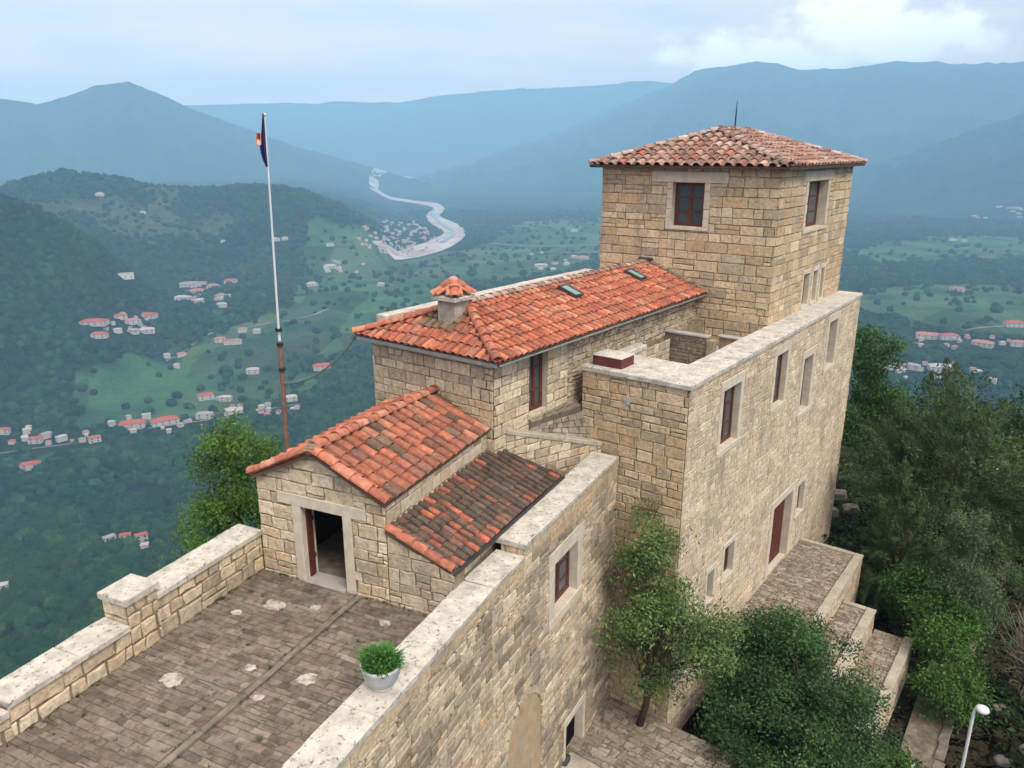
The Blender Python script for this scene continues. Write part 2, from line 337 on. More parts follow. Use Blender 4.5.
def terrain():
    az = np.concatenate([np.linspace(-math.pi, -.80, 90, endpoint=False), np.linspace(-.80, .80, 1000, endpoint=False), np.linspace(.80, math.pi, 90, endpoint=False)])
    rr = np.concatenate([[0.], np.geomspace(6, 13000, 430)])
    A, RR = np.meshgrid(az, rr); X = RR*np.sin(A); Y = RR*np.cos(A); Z = height(X, Y)
    f = field_mask(X, Y) & (RR > 350) & (RR < 4200)
    n = len(az); m = len(rr); idx = np.arange(m*n).reshape(m, n)
    a = idx[:-1]; b = idx[1:]; q = np.stack([a, b, np.roll(b, -1, 1), np.roll(a, -1, 1)], -1).reshape(-1, 4)
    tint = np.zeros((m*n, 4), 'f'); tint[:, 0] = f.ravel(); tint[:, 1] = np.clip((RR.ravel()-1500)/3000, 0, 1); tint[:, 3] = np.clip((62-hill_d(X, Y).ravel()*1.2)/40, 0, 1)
    bare = (fbm(X/160, Y/160, 5, 33)+fbm(X/600, Y/600, 3, 35)*.6 > .26) & (RR > 900) & (RR < 3600)
    tint[:, 2] = bare.ravel()
    mt = bpy.data.materials.new('terrain'); mt.use_nodes = True; nt = mt.node_tree; N = nt.nodes.new; L = nt.links.new
    bs = nt.nodes['Principled BSDF']; bs.inputs['Roughness'].default_value = 1; bs.inputs['Specular IOR Level'].default_value = .05
    at = N('ShaderNodeAttribute'); at.attribute_name = 'tint'; sp = N('ShaderNodeSeparateColor'); L(at.outputs['Color'], sp.inputs[0])
    geo = N('ShaderNodeNewGeometry')
    def noise(s, d=6):
        k = N('ShaderNodeTexNoise'); k.inputs['Scale'].default_value = s; k.inputs['Detail'].default_value = d; k.inputs['Roughness'].default_value = .65; L(geo.outputs['Position'], k.inputs['Vector']); return k.outputs[0]
    def cr(src, pts):
        k = N('ShaderNodeValToRGB'); el = k.color_ramp.elements
        for i, (p, c) in enumerate(pts):
            e = el[i] if i < 2 else el.new(p)
            e.position = p; e.color = (*c, 1)
        L(src, k.inputs[0]); return k.outputs[0]
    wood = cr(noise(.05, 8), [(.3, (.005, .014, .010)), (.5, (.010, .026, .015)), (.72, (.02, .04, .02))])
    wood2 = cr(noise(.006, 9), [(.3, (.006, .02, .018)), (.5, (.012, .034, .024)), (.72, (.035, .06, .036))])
    fld = cr(noise(.012, 7), [(.32, (.018, .055, .024)), (.45, (.035, .09, .034)), (.56, (.058, .118, .046)), (.66, (.085, .125, .058)), (.76, (.14, .13, .085))])
    vo = N('ShaderNodeTexVoronoi'); vo.inputs['Scale'].default_value = .011; mp = N('ShaderNodeMapping'); mp.inputs['Scale'].default_value = (1, .45, 1); mp.inputs['Rotation'].default_value = (0, 0, .5); L(geo.outputs['Position'], mp.inputs['Vector']); L(mp.outputs[0], vo.inputs['Vector'])
    sc_ = N('ShaderNodeSeparateColor'); L(vo.outputs['Color'], sc_.inputs[0]); hv = N('ShaderNodeHueSaturation'); m1 = N('ShaderNodeMapRange'); m1.inputs[3].default_value = .62; m1.inputs[4].default_value = 1.45; L(sc_.outputs[0], m1.inputs[0]); L(m1.outputs[0], hv.inputs['Value'])
    m2 = N('ShaderNodeMapRange'); m2.inputs[3].default_value = .455; m2.inputs[4].default_value = .53; L(sc_.outputs[1], m2.inputs[0]); L(m2.outputs[0], hv.inputs['Hue']); L(fld, hv.inputs['Color']); fld = hv.outputs[0]
    bar = cr(noise(.03, 7), [(.3, (.03, .055, .025)), (.55, (.07, .08, .042)), (.75, (.15, .14, .10))])
    def mix(f, a, b):
        k = N('ShaderNodeMix'); k.data_type = 'RGBA'; L(f, k.inputs['Factor']); L(a, k.inputs['A']); L(b, k.inputs['B']); return k.outputs['Result']
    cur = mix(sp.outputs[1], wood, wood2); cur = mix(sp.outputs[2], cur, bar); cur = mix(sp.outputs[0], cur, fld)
    soil = cr(noise(.8, 8), [(.3, (.018, .015, .009)), (.5, (.045, .036, .022)), (.62, (.035, .042, .016)), (.75, (.085, .07, .045))])
    cur = mix(at.outputs['Alpha'], cur, soil)
    L(cur, bs.inputs['Base Color'])
    b0 = N('ShaderNodeBump'); b0.inputs['Strength'].default_value = 1; b0.inputs['Distance'].default_value = 120; L(noise(.003, 10), b0.inputs['Height'])
    bp = N('ShaderNodeBump'); bp.inputs['Strength'].default_value = .9; bp.inputs['Distance'].default_value = 9; L(noise(.05, 8), bp.inputs['Height']); L(b0.outputs[0], bp.inputs['Normal']); L(bp.outputs[0], bs.inputs['Normal'])
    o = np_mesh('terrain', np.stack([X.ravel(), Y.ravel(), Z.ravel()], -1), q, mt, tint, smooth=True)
    tag(o, 'wooded valley floor and hills rising to far blue mountains', 'terrain', kind='structure')
terrain()
def sight(x, y, tmax=9000):
    """the point of the terrain seen along a direction of the camera"""
    d = px_dir(x, y); d = d/np.linalg.norm(d); t = np.geomspace(60, tmax, 5000)
    X = d[0]*t; Y = d[1]*t; Zr = CAMZ+d[2]*t; below = Zr < height(X, Y)
    i = int(np.argmax(below)) if below.any() else len(t)-1
    return np.array([X[i], Y[i], float(height(X[i], Y[i]))])

def haze():
    mb = MB(); mb.box((-13600, -13600, -420), (27200, 0, 0), (0, 27200, 0), (0, 0, 420+1060))
    m = bpy.data.materials.new('haze'); m.use_nodes = True; nt = m.node_tree; nt.nodes.clear()
    out = nt.nodes.new('ShaderNodeOutputMaterial'); v = nt.nodes.new('ShaderNodeVolumePrincipled')
    v.inputs['Color'].default_value = (.39, .71, 1.0, 1); v.inputs['Density'].default_value = .000165; v.inputs['Anisotropy'].default_value = -.25
    nt.links.new(v.outputs[0], out.inputs['Volume'])
    o = mb.build('haze', m); tag(o, 'blue haze lying in the valley', 'haze', kind='stuff')
haze()

def ribbon(name, left, right, m, dz, label, steps=10):
    """sheet on the valley floor between two banks"""
    def dense(pts):
        out = []
        P = [np.array(p, float) for p in pts]
        for i in range(len(P)-1):
            p0 = P[max(i-1, 0)]; p1 = P[i]; p2 = P[i+1]; p3 = P[min(i+2, len(P)-1)]
            for k in range(steps):
                t = k/steps; out.append(.5*((2*p1)+(p2-p0)*t+(2*p0-5*p1+4*p2-p3)*t*t+(3*p1-p0-3*p2+p3)*t**3))
        out.append(P[-1]); return np.array(out)
    l = dense(on_valley(left)); r = dense(on_valley(right)); K = 7
    V = np.array([l*(1-k/K)+r*k/K for k in range(K+1)]); n = V.shape[1]
    Z = height(V[..., 0], V[..., 1])+dz; P = np.concatenate([V, Z[..., None]], -1).reshape(-1, 3)
    idx = np.arange((K+1)*n).reshape(K+1, n); q = np.stack([idx[:-1, :-1], idx[:-1, 1:], idx[1:, 1:], idx[1:, :-1]], -1).reshape(-1, 4)
    return tag(np_mesh(name, P, q, m, smooth=True), label, 'river', kind='structure')
RL = [(413, 184.5), (405, 186.5), (392, 188.5), (378, 191.5), (371, 195), (371, 198.5), (383, 203.5), (405, 207.5), (424, 211), (434, 215), (426, 222), (431, 231), (444, 241), (431, 250), (412, 257.5), (392, 264), (374, 270.5)]
RRt = [(416, 185), (409, 187.8), (397, 190), (386, 193), (379.5, 196), (380, 198.5), (391, 202), (414, 206), (437, 209), (445, 216), (440, 223), (459, 233), (466, 243), (453, 256), (430, 265.5), (402, 271.5), (374, 272)]
ribbon('river', RL, RRt, M['river'], 2.5, 'pale gravel river winding down the valley')
ribbon('river', [(433, 216), (431, 222), (440, 232), (452, 242), (440, 252)], [(436, 216), (434.5, 222), (443, 231.5), (455.5, 242), (444, 253)], M['water'], 4.5, 'narrow grey stream in the gravel river bed')

TRACKS = [[(150, 322), (175, 312), (205, 309), (235, 303)], [(-10, 456), (30, 450), (75, 444), (115, 434), (180, 425), (240, 416), (330, 400)], [(490, 253), (520, 255.5), (555, 256), (604, 254)], [(855, 382), (905, 364), (950, 354), (1040, 349)], [(168, 374), (212, 352), (262, 343), (330, 330)], [(560, 263.5), (585, 263), (604, 262)]]
TRACK_LABEL = ['pale road between the middle and the upper hamlet', 'pale road running along the lower edge of the fields', 'far pale road crossing the plain beyond the long roof', 'pale road passing the row of houses on the right-hand plain', 'pale lane through the fields below the little group of houses', 'short pale lane beside the white shed left of the tower']
M['road'] = mat('road', (.17, .155, .13), vary=.15, vscale=.05, rough=.95, spec=.1)
for tr, lb in zip(TRACKS, TRACK_LABEL):
    o = ribbon('road', [(x, y-.35) for x, y in tr], [(x, y+.45) for x, y in tr], M['road'], 1.5, lb); o['category'] = 'road'
# ------------------------------------------------------------------ the far wood
def forest():
    rng = np.random.default_rng(3)
    src = []
    lm = mat('forest_leaf', tint=True, vary=.35, vscale=.012, rough=1, spec=0); nt = lm.node_tree; bs = nt.nodes['Principled BSDF']; prev = bs.inputs['Base Color'].links[0].from_socket
    oi = nt.nodes.new('ShaderNodeObjectInfo'); geo = nt.nodes.new('ShaderNodeNewGeometry'); nz = nt.nodes.new('ShaderNodeTexNoise'); nz.inputs['Scale'].default_value = .007; nz.inputs['Detail'].default_value = 6; nt.links.new(geo.outputs['Position'], nz.inputs['Vector'])
    hs = nt.nodes.new('ShaderNodeHueSaturation'); mr = nt.nodes.new('ShaderNodeMapRange'); mr.inputs[3].default_value = .45; mr.inputs[4].default_value = 1.6; nt.links.new(oi.outputs['Random'], mr.inputs[0]); nt.links.new(mr.outputs[0], hs.inputs['Value'])
    m2 = nt.nodes.new('ShaderNodeMapRange'); m2.inputs[1].default_value = .35; m2.inputs[2].default_value = .68; m2.inputs[3].default_value = .52; m2.inputs[4].default_value = .455; nt.links.new(nz.outputs[0], m2.inputs[0]); nt.links.new(m2.outputs[0], hs.inputs['Hue']); nt.links.new(prev, hs.inputs['Color'])
    m3 = nt.nodes.new('ShaderNodeMapRange'); m3.inputs[1].default_value = .42; m3.inputs[2].default_value = .7; m3.inputs[3].default_value = 0; m3.inputs[4].default_value = .75; nt.links.new(nz.outputs[0], m3.inputs[0])
    mx = nt.nodes.new('ShaderNodeMix'); mx.data_type = 'RGBA'; nt.links.new(m3.outputs[0], mx.inputs['Factor']); nt.links.new(hs.outputs[0], mx.inputs['A']); mx.inputs['B'].default_value = (.022, .050, .015, 1); nt.links.new(mx.outputs['Result'], bs.inputs['Base Color'])
    for v in range(4):
        bm = bpy.data.meshes.new('crown_source'); import bmesh
        b = bmesh.new(); bmesh.ops.create_icosphere(b, subdivisions=3, radius=1)
        co = np.array([q.co[:] for q in b.verts]); s = 17*v
        lob = fbm(co[:, 0]*1.6+s+co[:, 2], co[:, 1]*1.6+s, 3, s)+fbm(co[:, 1]*1.9+s, co[:, 2]*1.9-s, 3, s+5)
        fine = fbm(co[:, 0]*5+s+co[:, 2]*3, co[:, 1]*5+co[:, 2]*2, 2, s+9)
        co = co*(1+lob*.75+fine*.4)[:, None]*np.array([1.1, .95, .8+.35*(v % 2)]); co[:, 2] += .65
        for q, c in zip(b.verts, co): q.co = c
        b.to_mesh(bm); b.free()
        f = np.array([p.vertices[:] for p in bm.polygons]); V = co; nf = len(f)
        n = 420; ii = rng.integers(0, len(co), n); c = co[ii]*rng.uniform(.93, 1.12, (n, 1)); u = rng.normal(size=(n, 3)); u /= np.linalg.norm(u, axis=1)[:, None]
        w = np.cross(u, rng.normal(size=(n, 3))); w /= np.linalg.norm(w, axis=1)[:, None]; sz = rng.uniform(.07, .17, (n, 1))
        q = np.stack([c-u*sz, c+w*sz*.7, c+u*sz], 1).reshape(-1, 3); F = np.concatenate([f, np.arange(n*3).reshape(n, 3)+len(V)]); V = np.concatenate([V, q])
        base = np.array([(.006, .027, .013), (.010, .036, .015), (.004, .021, .012), (.018, .046, .016)][v]); t = np.ones((len(F), 4)); t[:, :3] = base*rng.uniform(.7, 1.35, (len(F), 1))
        o = np_mesh('crown_source', V, F, lm, t); col.objects.unlink(o); src.append(o)
    pts = []; sc = []
    def scat(r0, r1, n, smin, smax, azw=.74):
        r = np.sqrt(rng.uniform(r0*r0, r1*r1, n)); a = rng.uniform(-azw, azw, n); x = r*np.sin(a); y = r*np.cos(a)
        keep = (hill_d(x, y) > 34)
        f = field_mask(x, y); keep &= ~(f & (rng.random(n) < .95))
        keep &= ~((fbm(x/160, y/160, 5, 33)+fbm(x/600, y/600, 3, 35)*.6 > .26) & (r > 900) & (rng.random(n) < .85))
        gap = fbm(x/70, y/70, 4, 55) > .17; keep &= ~(gap & (r > 500) & (rng.random(n) < .8))
        for tr in TRACKS:
            pl = on_valley([(a_, b_-.9) for a_, b_ in tr])+on_valley([(a_, b_+2.2) for a_, b_ in tr])[::-1]; keep &= ~in_poly(x, y, pl)
        if r1 > 1800:
            bank = on_valley(RL)+on_valley(RRt)[::-1]
            for kk in (.985, 1.0, 1.015, 1.03, 1.045, 1.06): keep &= ~in_poly(x*kk, y*kk, bank)
            keep &= ~(in_poly(x, y, on_valley([(360, 228), (400, 214), (432, 232), (442, 244), (428, 258), (376, 262), (350, 246)])) & (rng.random(n) < .8))
        for (hx, hy, hr) in CLEAR: keep &= np.hypot(x-hx, y-hy) > hr
        x, y = x[keep], y[keep]; z = height(x, y)
        pts.append(np.stack([x, y, z], -1)); sc.append(rng.uniform(smin, smax, len(x))*(1+.5*(rng.random(len(x)) < .08)))
    scat(45, 420, 3800, 2.2, 4.4); scat(420, 900, 12500, 2.6, 5.2); scat(900, 1500, 20000, 2.8, 5.4); scat(1500, 2400, 30000, 3, 5.8); scat(2400, 3800, 26000, 3.8, 7)
    P = np.concatenate(pts); S = np.concatenate(sc)
    me = bpy.data.meshes.new('forest'); me.vertices.add(len(P)); me.vertices.foreach_set('co', P.astype('f').ravel())
    a = me.attributes.new('size', 'FLOAT', 'POINT'); a.data.foreach_set('value', S.astype('f'))
    me.update(); o = bpy.data.objects.new('forest', me); col.objects.link(o)
    g = bpy.data.node_groups.new('forest', 'GeometryNodeTree'); g.interface.new_socket('Geometry', in_out='INPUT', socket_type='NodeSocketGeometry'); g.interface.new_socket('Geometry', in_out='OUTPUT', socket_type='NodeSocketGeometry')
    N = g.nodes.new; L = g.links.new; gi = N('NodeGroupInput'); go = N('NodeGroupOutput')
    jg = N('GeometryNodeGeometryToInstance')
    for s in src[::-1]:
        oi = N('GeometryNodeObjectInfo'); oi.inputs['Object'].default_value = s; oi.inputs['As Instance'].default_value = False; L(oi.outputs['Geometry'], jg.inputs[0])
    ip = N('GeometryNodeInstanceOnPoints'); L(gi.outputs[0], ip.inputs['Points']); L(jg.outputs[0], ip.inputs['Instance']); ip.inputs['Pick Instance'].default_value = True
    rv = N('FunctionNodeRandomValue'); rv.data_type = 'FLOAT_VECTOR'; rv.inputs[0].default_value = (-.15, -.15, 0); rv.inputs[1].default_value = (.15, .15, 6.28); L(rv.outputs[0], ip.inputs['Rotation'])
    na = N('GeometryNodeInputNamedAttribute'); na.data_type = 'FLOAT'; na.inputs['Name'].default_value = 'size'; L(na.outputs['Attribute'], ip.inputs['Scale'])
    L(ip.outputs[0], go.inputs[0]); md = o.modifiers.new('forest', 'NODES'); md.node_group = g
    tag(o, 'dense green wood covering the valley floor and lower slopes', 'wood', kind='stuff')
CLEAR = []

# ------------------------------------------------------------------ masonry
PAL = {
 'tower': [(0.470, 0.375, 0.262), (0.508, 0.412, 0.294), (0.433, 0.338, 0.234), (0.400, 0.337, 0.256), (0.551, 0.460, 0.343), (0.451, 0.338, 0.211), (0.359, 0.295, 0.223)],
 'pale': [(0.505, 0.428, 0.325), (0.553, 0.476, 0.373), (0.468, 0.391, 0.291), (0.443, 0.380, 0.299), (0.586, 0.514, 0.415), (0.470, 0.375, 0.262), (0.391, 0.332, 0.260)],
 'wing': [(0.495, 0.423, 0.332), (0.533, 0.460, 0.366), (0.468, 0.396, 0.306), (0.450, 0.391, 0.314), (0.560, 0.487, 0.393), (0.482, 0.392, 0.292), (0.418, 0.359, 0.287)],
 'rubble': [(0.453, 0.381, 0.295), (0.500, 0.423, 0.334), (0.406, 0.343, 0.266), (0.366, 0.316, 0.253), (0.565, 0.493, 0.393), (0.442, 0.338, 0.235), (0.303, 0.258, 0.207)],
 'grey': [(0.409, 0.354, 0.279), (0.463, 0.402, 0.322), (0.356, 0.306, 0.235), (0.506, 0.445, 0.360), (0.434, 0.349, 0.254), (0.297, 0.252, 0.197)],
 'paver': [(0.167, 0.131, 0.101), (0.151, 0.117, 0.091), (0.202, 0.158, 0.121), (0.137, 0.105, 0.081), (0.174, 0.128, 0.101), (0.222, 0.178, 0.137), (0.166, 0.137, 0.108)],
 'cobble': [(.27, .22, .165), (.235, .19, .145), (.33, .275, .215), (.20, .16, .12), (.28, .215, .16)],
}
def clip_half(poly, p, n):
    out = []
    for i in range(len(poly)):
        a = poly[i]; b = poly[(i+1) % len(poly)]
        da = (a[0]-p[0])*n[0]+(a[1]-p[1])*n[1]; db = (b[0]-p[0])*n[0]+(b[1]-p[1])*n[1]
        if da >= 0: out.append(a)
        if (da >= 0) != (db >= 0): t = da/(da-db); out.append((a[0]+(b[0]-a[0])*t, a[1]+(b[1]-a[1])*t))
    return out
def clip_convex(poly, conv):
    for i in range(len(conv)):
        a = conv[i]; b = conv[(i+1) % len(conv)]; n = (-(b[1]-a[1]), b[0]-a[0])
        poly = clip_half(poly, a, n)
        if len(poly) < 3: return []
    return poly
def area(p): return .5*sum(p[i][0]*p[(i+1) % len(p)][1]-p[(i+1) % len(p)][0]*p[i][1] for i in range(len(p)))
def minus(rects, h):
    out = []
    for (a, b, c, d) in rects:
        if h[0] >= b or h[1] <= a or h[2] >= d or h[3] <= c: out.append((a, b, c, d)); continue
        if h[0] > a: out.append((a, h[0], c, d))
        if h[1] < b: out.append((h[1], b, c, d))
        m0, m1 = max(a, h[0]), min(b, h[1])
        if h[2] > c: out.append((m0, m1, c, h[2]))
        if h[3] < d: out.append((m0, m1, h[3], d))
    return out
def courses(lo, hi, h, seed, var=.18):
    r = random.Random(seed); z = lo; out = []
    while z < hi-.01:
        k = h*r.uniform(1-var, 1+var); k = hi-z if z+k*1.4 > hi else k
        out.append((z, z+k)); z += k
    return out
def stones(mb, O, U, V, outline, holes=(), h=.3, lens=(.32, .75), joint=.014, proud=.028, jit=.006, bev=.012, pal='tower', seed=1, split=0., m=0, var=.18, dark=None):
    """individually cut stones on the plane O + u*U + v*V; outline convex, anticlockwise in (u, v); the normal is U x V"""
    r = random.Random(seed*31+5); O = Vector(O); U = Vector(U).normalized(); V = Vector(V).normalized(); n = U.cross(V)
    us = [p[0] for p in outline]; vs = [p[1] for p in outline]; P = PAL[pal]
    for (z0, z1) in courses(min(vs), max(vs), h, seed, var):
        u = min(us)-r.uniform(0, lens[0])
        while u < max(us):
            l = r.uniform(*lens)*((z1-z0)/h)**.5; cells = [(u, u+l, z0, z1)]
            if r.random() < split:
                k = r.uniform(.4, .6); zm = z0+(z1-z0)*k; cells = [(u, u+l, z0, zm)]+([(u, u+l, zm, z1)] if r.random() < .5 else [(u, u+l*k, zm, z1), (u+l*k, u+l, zm, z1)])
            u += l
            for cell in cells:
                rects = [cell]
                for hh in holes: rects = minus(rects, hh)
                for (a, b, c, d) in rects:
                    if b-a < .05 or d-c < .05: continue
                    g = joint*r.uniform(.7, 1.3); a += g; b -= g; c += g; d -= g
                    if b-a < .03 or d-c < .03: continue
                    k = r.uniform(.3, .7)
                    poly = [(a, c), (a+(b-a)*k, c), (b, c), (b, (c+d)/2), (b, d), (a+(b-a)*(1-k), d), (a, d), (a, (c+d)/2)]
                    poly = [(x+r.uniform(-jit, jit), y+r.uniform(-jit, jit)) for x, y in poly]
                    poly = clip_convex(poly, outline)
                    if len(poly) < 3 or area(poly) < .004: continue
                    cx = sum(p[0] for p in poly)/len(poly); cy = sum(p[1] for p in poly)/len(poly); pr = proud*r.uniform(.55, 1.15)
                    N = len(poly); L = []; Mi = []; Hi = []
                    tx = r.uniform(-.02, .02); ty = r.uniform(-.02, .02)
                    for x, y in poly:
                        dx, dy = cx-x, cy-y; ll = math.hypot(dx, dy)+1e-6; q = min(bev*1.5/ll, .4)
                        L.append(O+U*x+V*y); Mi.append(O+U*x+V*y+n*max(pr-bev, .004))
                        Hi.append(O+U*(x+dx*q)+V*(y+dy*q)+n*(pr+(x-cx)*tx+(y-cy)*ty))
                    fs = []
                    for i in range(N):
                        t = (i+1) % N; fs += [(i, t, N+t, N+i), (N+i, N+t, 2*N+t, 2*N+i)]
                    fs.append(tuple(range(2*N, 3*N)))
                    cc = P[r.randrange(len(P))] if r.random() < .6 else P[r.randrange(3)]
                    k = r.uniform(.89, 1.12)*1.06
                    if dark: k *= dark(cx, cy, r)
                    mb.add(L+Mi+Hi, fs, (cc[0]*k, cc[1]*k, cc[2]*k), m)
def core(mb, O, U, V, outline, holes=(), thick=.5, m=1, back=True):
    """the body of a wall behind its stones: outer and inner face, reveals of the openings, rim"""
    O = Vector(O); U = Vector(U).normalized(); V = Vector(V).normalized(); n = U.cross(V)
    xs = sorted({p[0] for p in outline} | {h[i] for h in holes for i in (0, 1)}); ys = sorted({p[1] for p in outline} | {h[i] for h in holes for i in (2, 3)})
    at = lambda x, y, d=0: O+U*x+V*y-n*d
    for i in range(len(xs)-1):
        for j in range(len(ys)-1):
            cx, cy = (xs[i]+xs[i+1])/2, (ys[j]+ys[j+1])/2
            if any(h[0] < cx < h[1] and h[2] < cy < h[3] for h in holes): continue
            p = clip_convex([(xs[i], ys[j]), (xs[i+1], ys[j]), (xs[i+1], ys[j+1]), (xs[i], ys[j+1])], outline)
            if len(p) < 3 or area(p) < 1e-5: continue
            mb.add([at(*q) for q in p], [tuple(range(len(p)))], m=m)
            if back: mb.add([at(*q, thick) for q in p], [tuple(range(len(p)))[::-1]], m=m)
    if back:
        for i in range(len(outline)):
            a = outline[i]; b = outline[(i+1) % len(outline)]; mb.add([at(*a), at(*a, thick), at(*b, thick), at(*b)], [(0, 1, 2, 3)], m=m)
    for h in holes:
        c = [(h[0], h[2]), (h[1], h[2]), (h[1], h[3]), (h[0], h[3])]
        for i in range(4):
            a, b = c[i], c[(i+1) % 4]; mb.add([at(*a), at(*b), at(*b, thick), at(*a, thick)], [(0, 1, 2, 3)], m=2)
def rect(u0, u1, v0, v1): return [(u0, v0), (u1, v0), (u1, v1), (u0, v1)]
WM = lambda: [M['stone'], M['mortar'], M['dressed']]
def wall(mb, O, U, outline, openings=(), surrounds=(), thick=.5, V=UP, back=True, **k):
    core(mb, O, U, V, outline, openings, thick, 1, back)
    stones(mb, O, U, V, outline, list(surrounds) or list(openings), **k)
def surround(name, parent, O, U, op, lint=.28, jamb=.2, sill=.14, ext=.0, proud=.045, blocks=False, V=UP, nosill=False):
    """dressed stone round an opening: lintel, jambs and sill"""
    O = Vector(O); U = Vector(U).normalized(); n = U.cross(V); a, b, c, d = op; mb = MB()
    def piece(u0, u1, v0, v1, p): mb.slab(O+U*u0+V*v0-n*.06, U*(u1-u0), V*(v1-v0), n*(p+.06), bev=.012, jit=.004)
    piece(a-jamb-ext, b+jamb+ext, d+.002, d+lint, proud)
    for x0, x1 in ((a-jamb, a-.002), (b+.002, b+jamb)):
        if blocks:
            z = c; k = 0
            while z < d-.05:
                z2 = min(z+random.uniform(.28, .40), d); z2 = d if d-z2 < .15 else z2; piece(x0, x1, z+.006, z2-.006, proud-.008*(k % 2)); z = z2; k += 1
        else: piece(x0, x1, c, d-.004, proud-.006)
    if not nosill: piece(a-jamb, b+jamb, c-sill, c-.004, proud+.02)
    o = mb.build(name, M['dressed'], parent); return (a-jamb-ext, b+jamb+ext, d, d+lint), (a-jamb, b+jamb, c-(0 if nosill else sill), d)
def window(parent, O, U, op, deep=.3, leaves=2, bars=3, V=UP, frame_m='wood', shut=False, name='window'):
    """casement set back in its opening; the panes are its sub-part"""
    O = Vector(O); U = Vector(U).normalized(); n = U.cross(V); a, b, c, d = op; o = O-n*deep; mb = MB(); g = MB(); t = .075
    def bar(u0, u1, v0, v1, th=.05): mb.box(o+U*u0+V*v0-n*.02, U*(u1-u0), V*(v1-v0), n*th)
    a += .003; b -= .003; c += .003; d -= .003
    bar(a, a+t, c, d); bar(b-t, b, c, d); bar(a+t, b-t, d-t, d, .048); bar(a+t, b-t, c, c+t*1.3, .048)
    w = (b-a-2*t)/leaves
    for i in range(leaves):
        x0 = a+t+w*i+.004; x1 = x0+w-.008
        bar(x0, x0+.065, c+t*1.3, d-t, .062); bar(x1-.065, x1, c+t*1.3, d-t, .062); bar(x0+.05, x1-.05, c+t*1.3, c+t*1.3+.06, .06); bar(x0+.05, x1-.05, d-t-.05, d-t, .06)
        for k in range(1, bars): z = c+(d-c)*k/bars; bar(x0+.065, x1-.065, z-.025, z+.025, .055)
        if shut: bar(x0+.05, x1-.05, c+t*1.3+.06, d-t-.05, .03)
    f = mb.build(name, M[frame_m], parent)
    if not shut: g.box(o+U*(a+t)+V*(c+t)-n*.012, U*(b-a-2*t), V*(d-c-2*t), n*.016); g.build('pane', M['glass'], f)
    q = MB(); q.box(o+U*a+V*c-n*.35, U*(b-a), V*(d-c), n*.2); q.build('shade_panel', M['dark'], f)  # black box painting the unlit room behind the casement
    return f

# ------------------------------------------------------------------ roof tiles
TP = {
 'house': ([(0.439, 0.137, 0.075), (0.476, 0.162, 0.092), (0.394, 0.116, 0.066), (0.507, 0.208, 0.122), (0.349, 0.105, 0.064), (0.445, 0.195, 0.122), (0.279, 0.101, 0.064)], 'tile'),
 'tower': ([(0.341, 0.193, 0.147), (0.391, 0.248, 0.192), (0.284, 0.146, 0.111), (0.222, 0.134, 0.108), (0.441, 0.311, 0.250), (0.362, 0.137, 0.101), (0.254, 0.175, 0.145), (0.187, 0.123, 0.104)], 'tile'),
 'shed': ([(0.422, 0.140, 0.081), (0.359, 0.119, 0.069), (0.307, 0.112, 0.069), (0.227, 0.102, 0.069), (0.454, 0.195, 0.115), (0.140, 0.093, 0.063), (0.282, 0.127, 0.081), (0.177, 0.118, 0.078)], 'tile'),
 'lean': ([(0.140, 0.094, 0.070), (0.184, 0.104, 0.076), (0.113, 0.078, 0.059), (0.238, 0.117, 0.083), (0.306, 0.107, 0.071), (0.161, 0.126, 0.096), (0.099, 0.073, 0.055), (0.377, 0.128, 0.079)], 'old_tile'),
}
def tile(mb, O, U, S, N, u, s0, s1, r0, r1, lift, c, seg=6, ht=.8, yaw=0):
    """one curved tile, hollow side down, with a thick lower lip"""
    vs = []; q = .80
    for s, r, dz in ((s0, r0, lift), (s1, r1, lift*.15)):
        for k in range(seg+1):
            t = math.pi*k/seg; vs.append(O+U*(u+(s-s0)*yaw-r*math.cos(t))+S*s+N*(r*ht*math.sin(t)+dz))
    for k in range(seg+1):
        t = math.pi*k/seg; vs.append(O+U*(u-r0*q*math.cos(t))+S*(s0+.002)+N*(r0*q*ht*math.sin(t)+lift-.004))
    for k in range(seg+1):
        t = math.pi*k/seg; vs.append(O+U*(u-r0*q*math.cos(t))+S*(s0+(s1-s0)*.35)+N*(r0*q*ht*math.sin(t)+lift*.6-.004))
    n = seg+1; fs = []
    for k in range(seg):
        fs += [(k, k+n, k+n+1, k+1), (k, k+1, 2*n+k+1, 2*n+k), (2*n+k, 2*n+k+1, 3*n+k+1, 3*n+k)]
    mb.add(vs, fs, c)
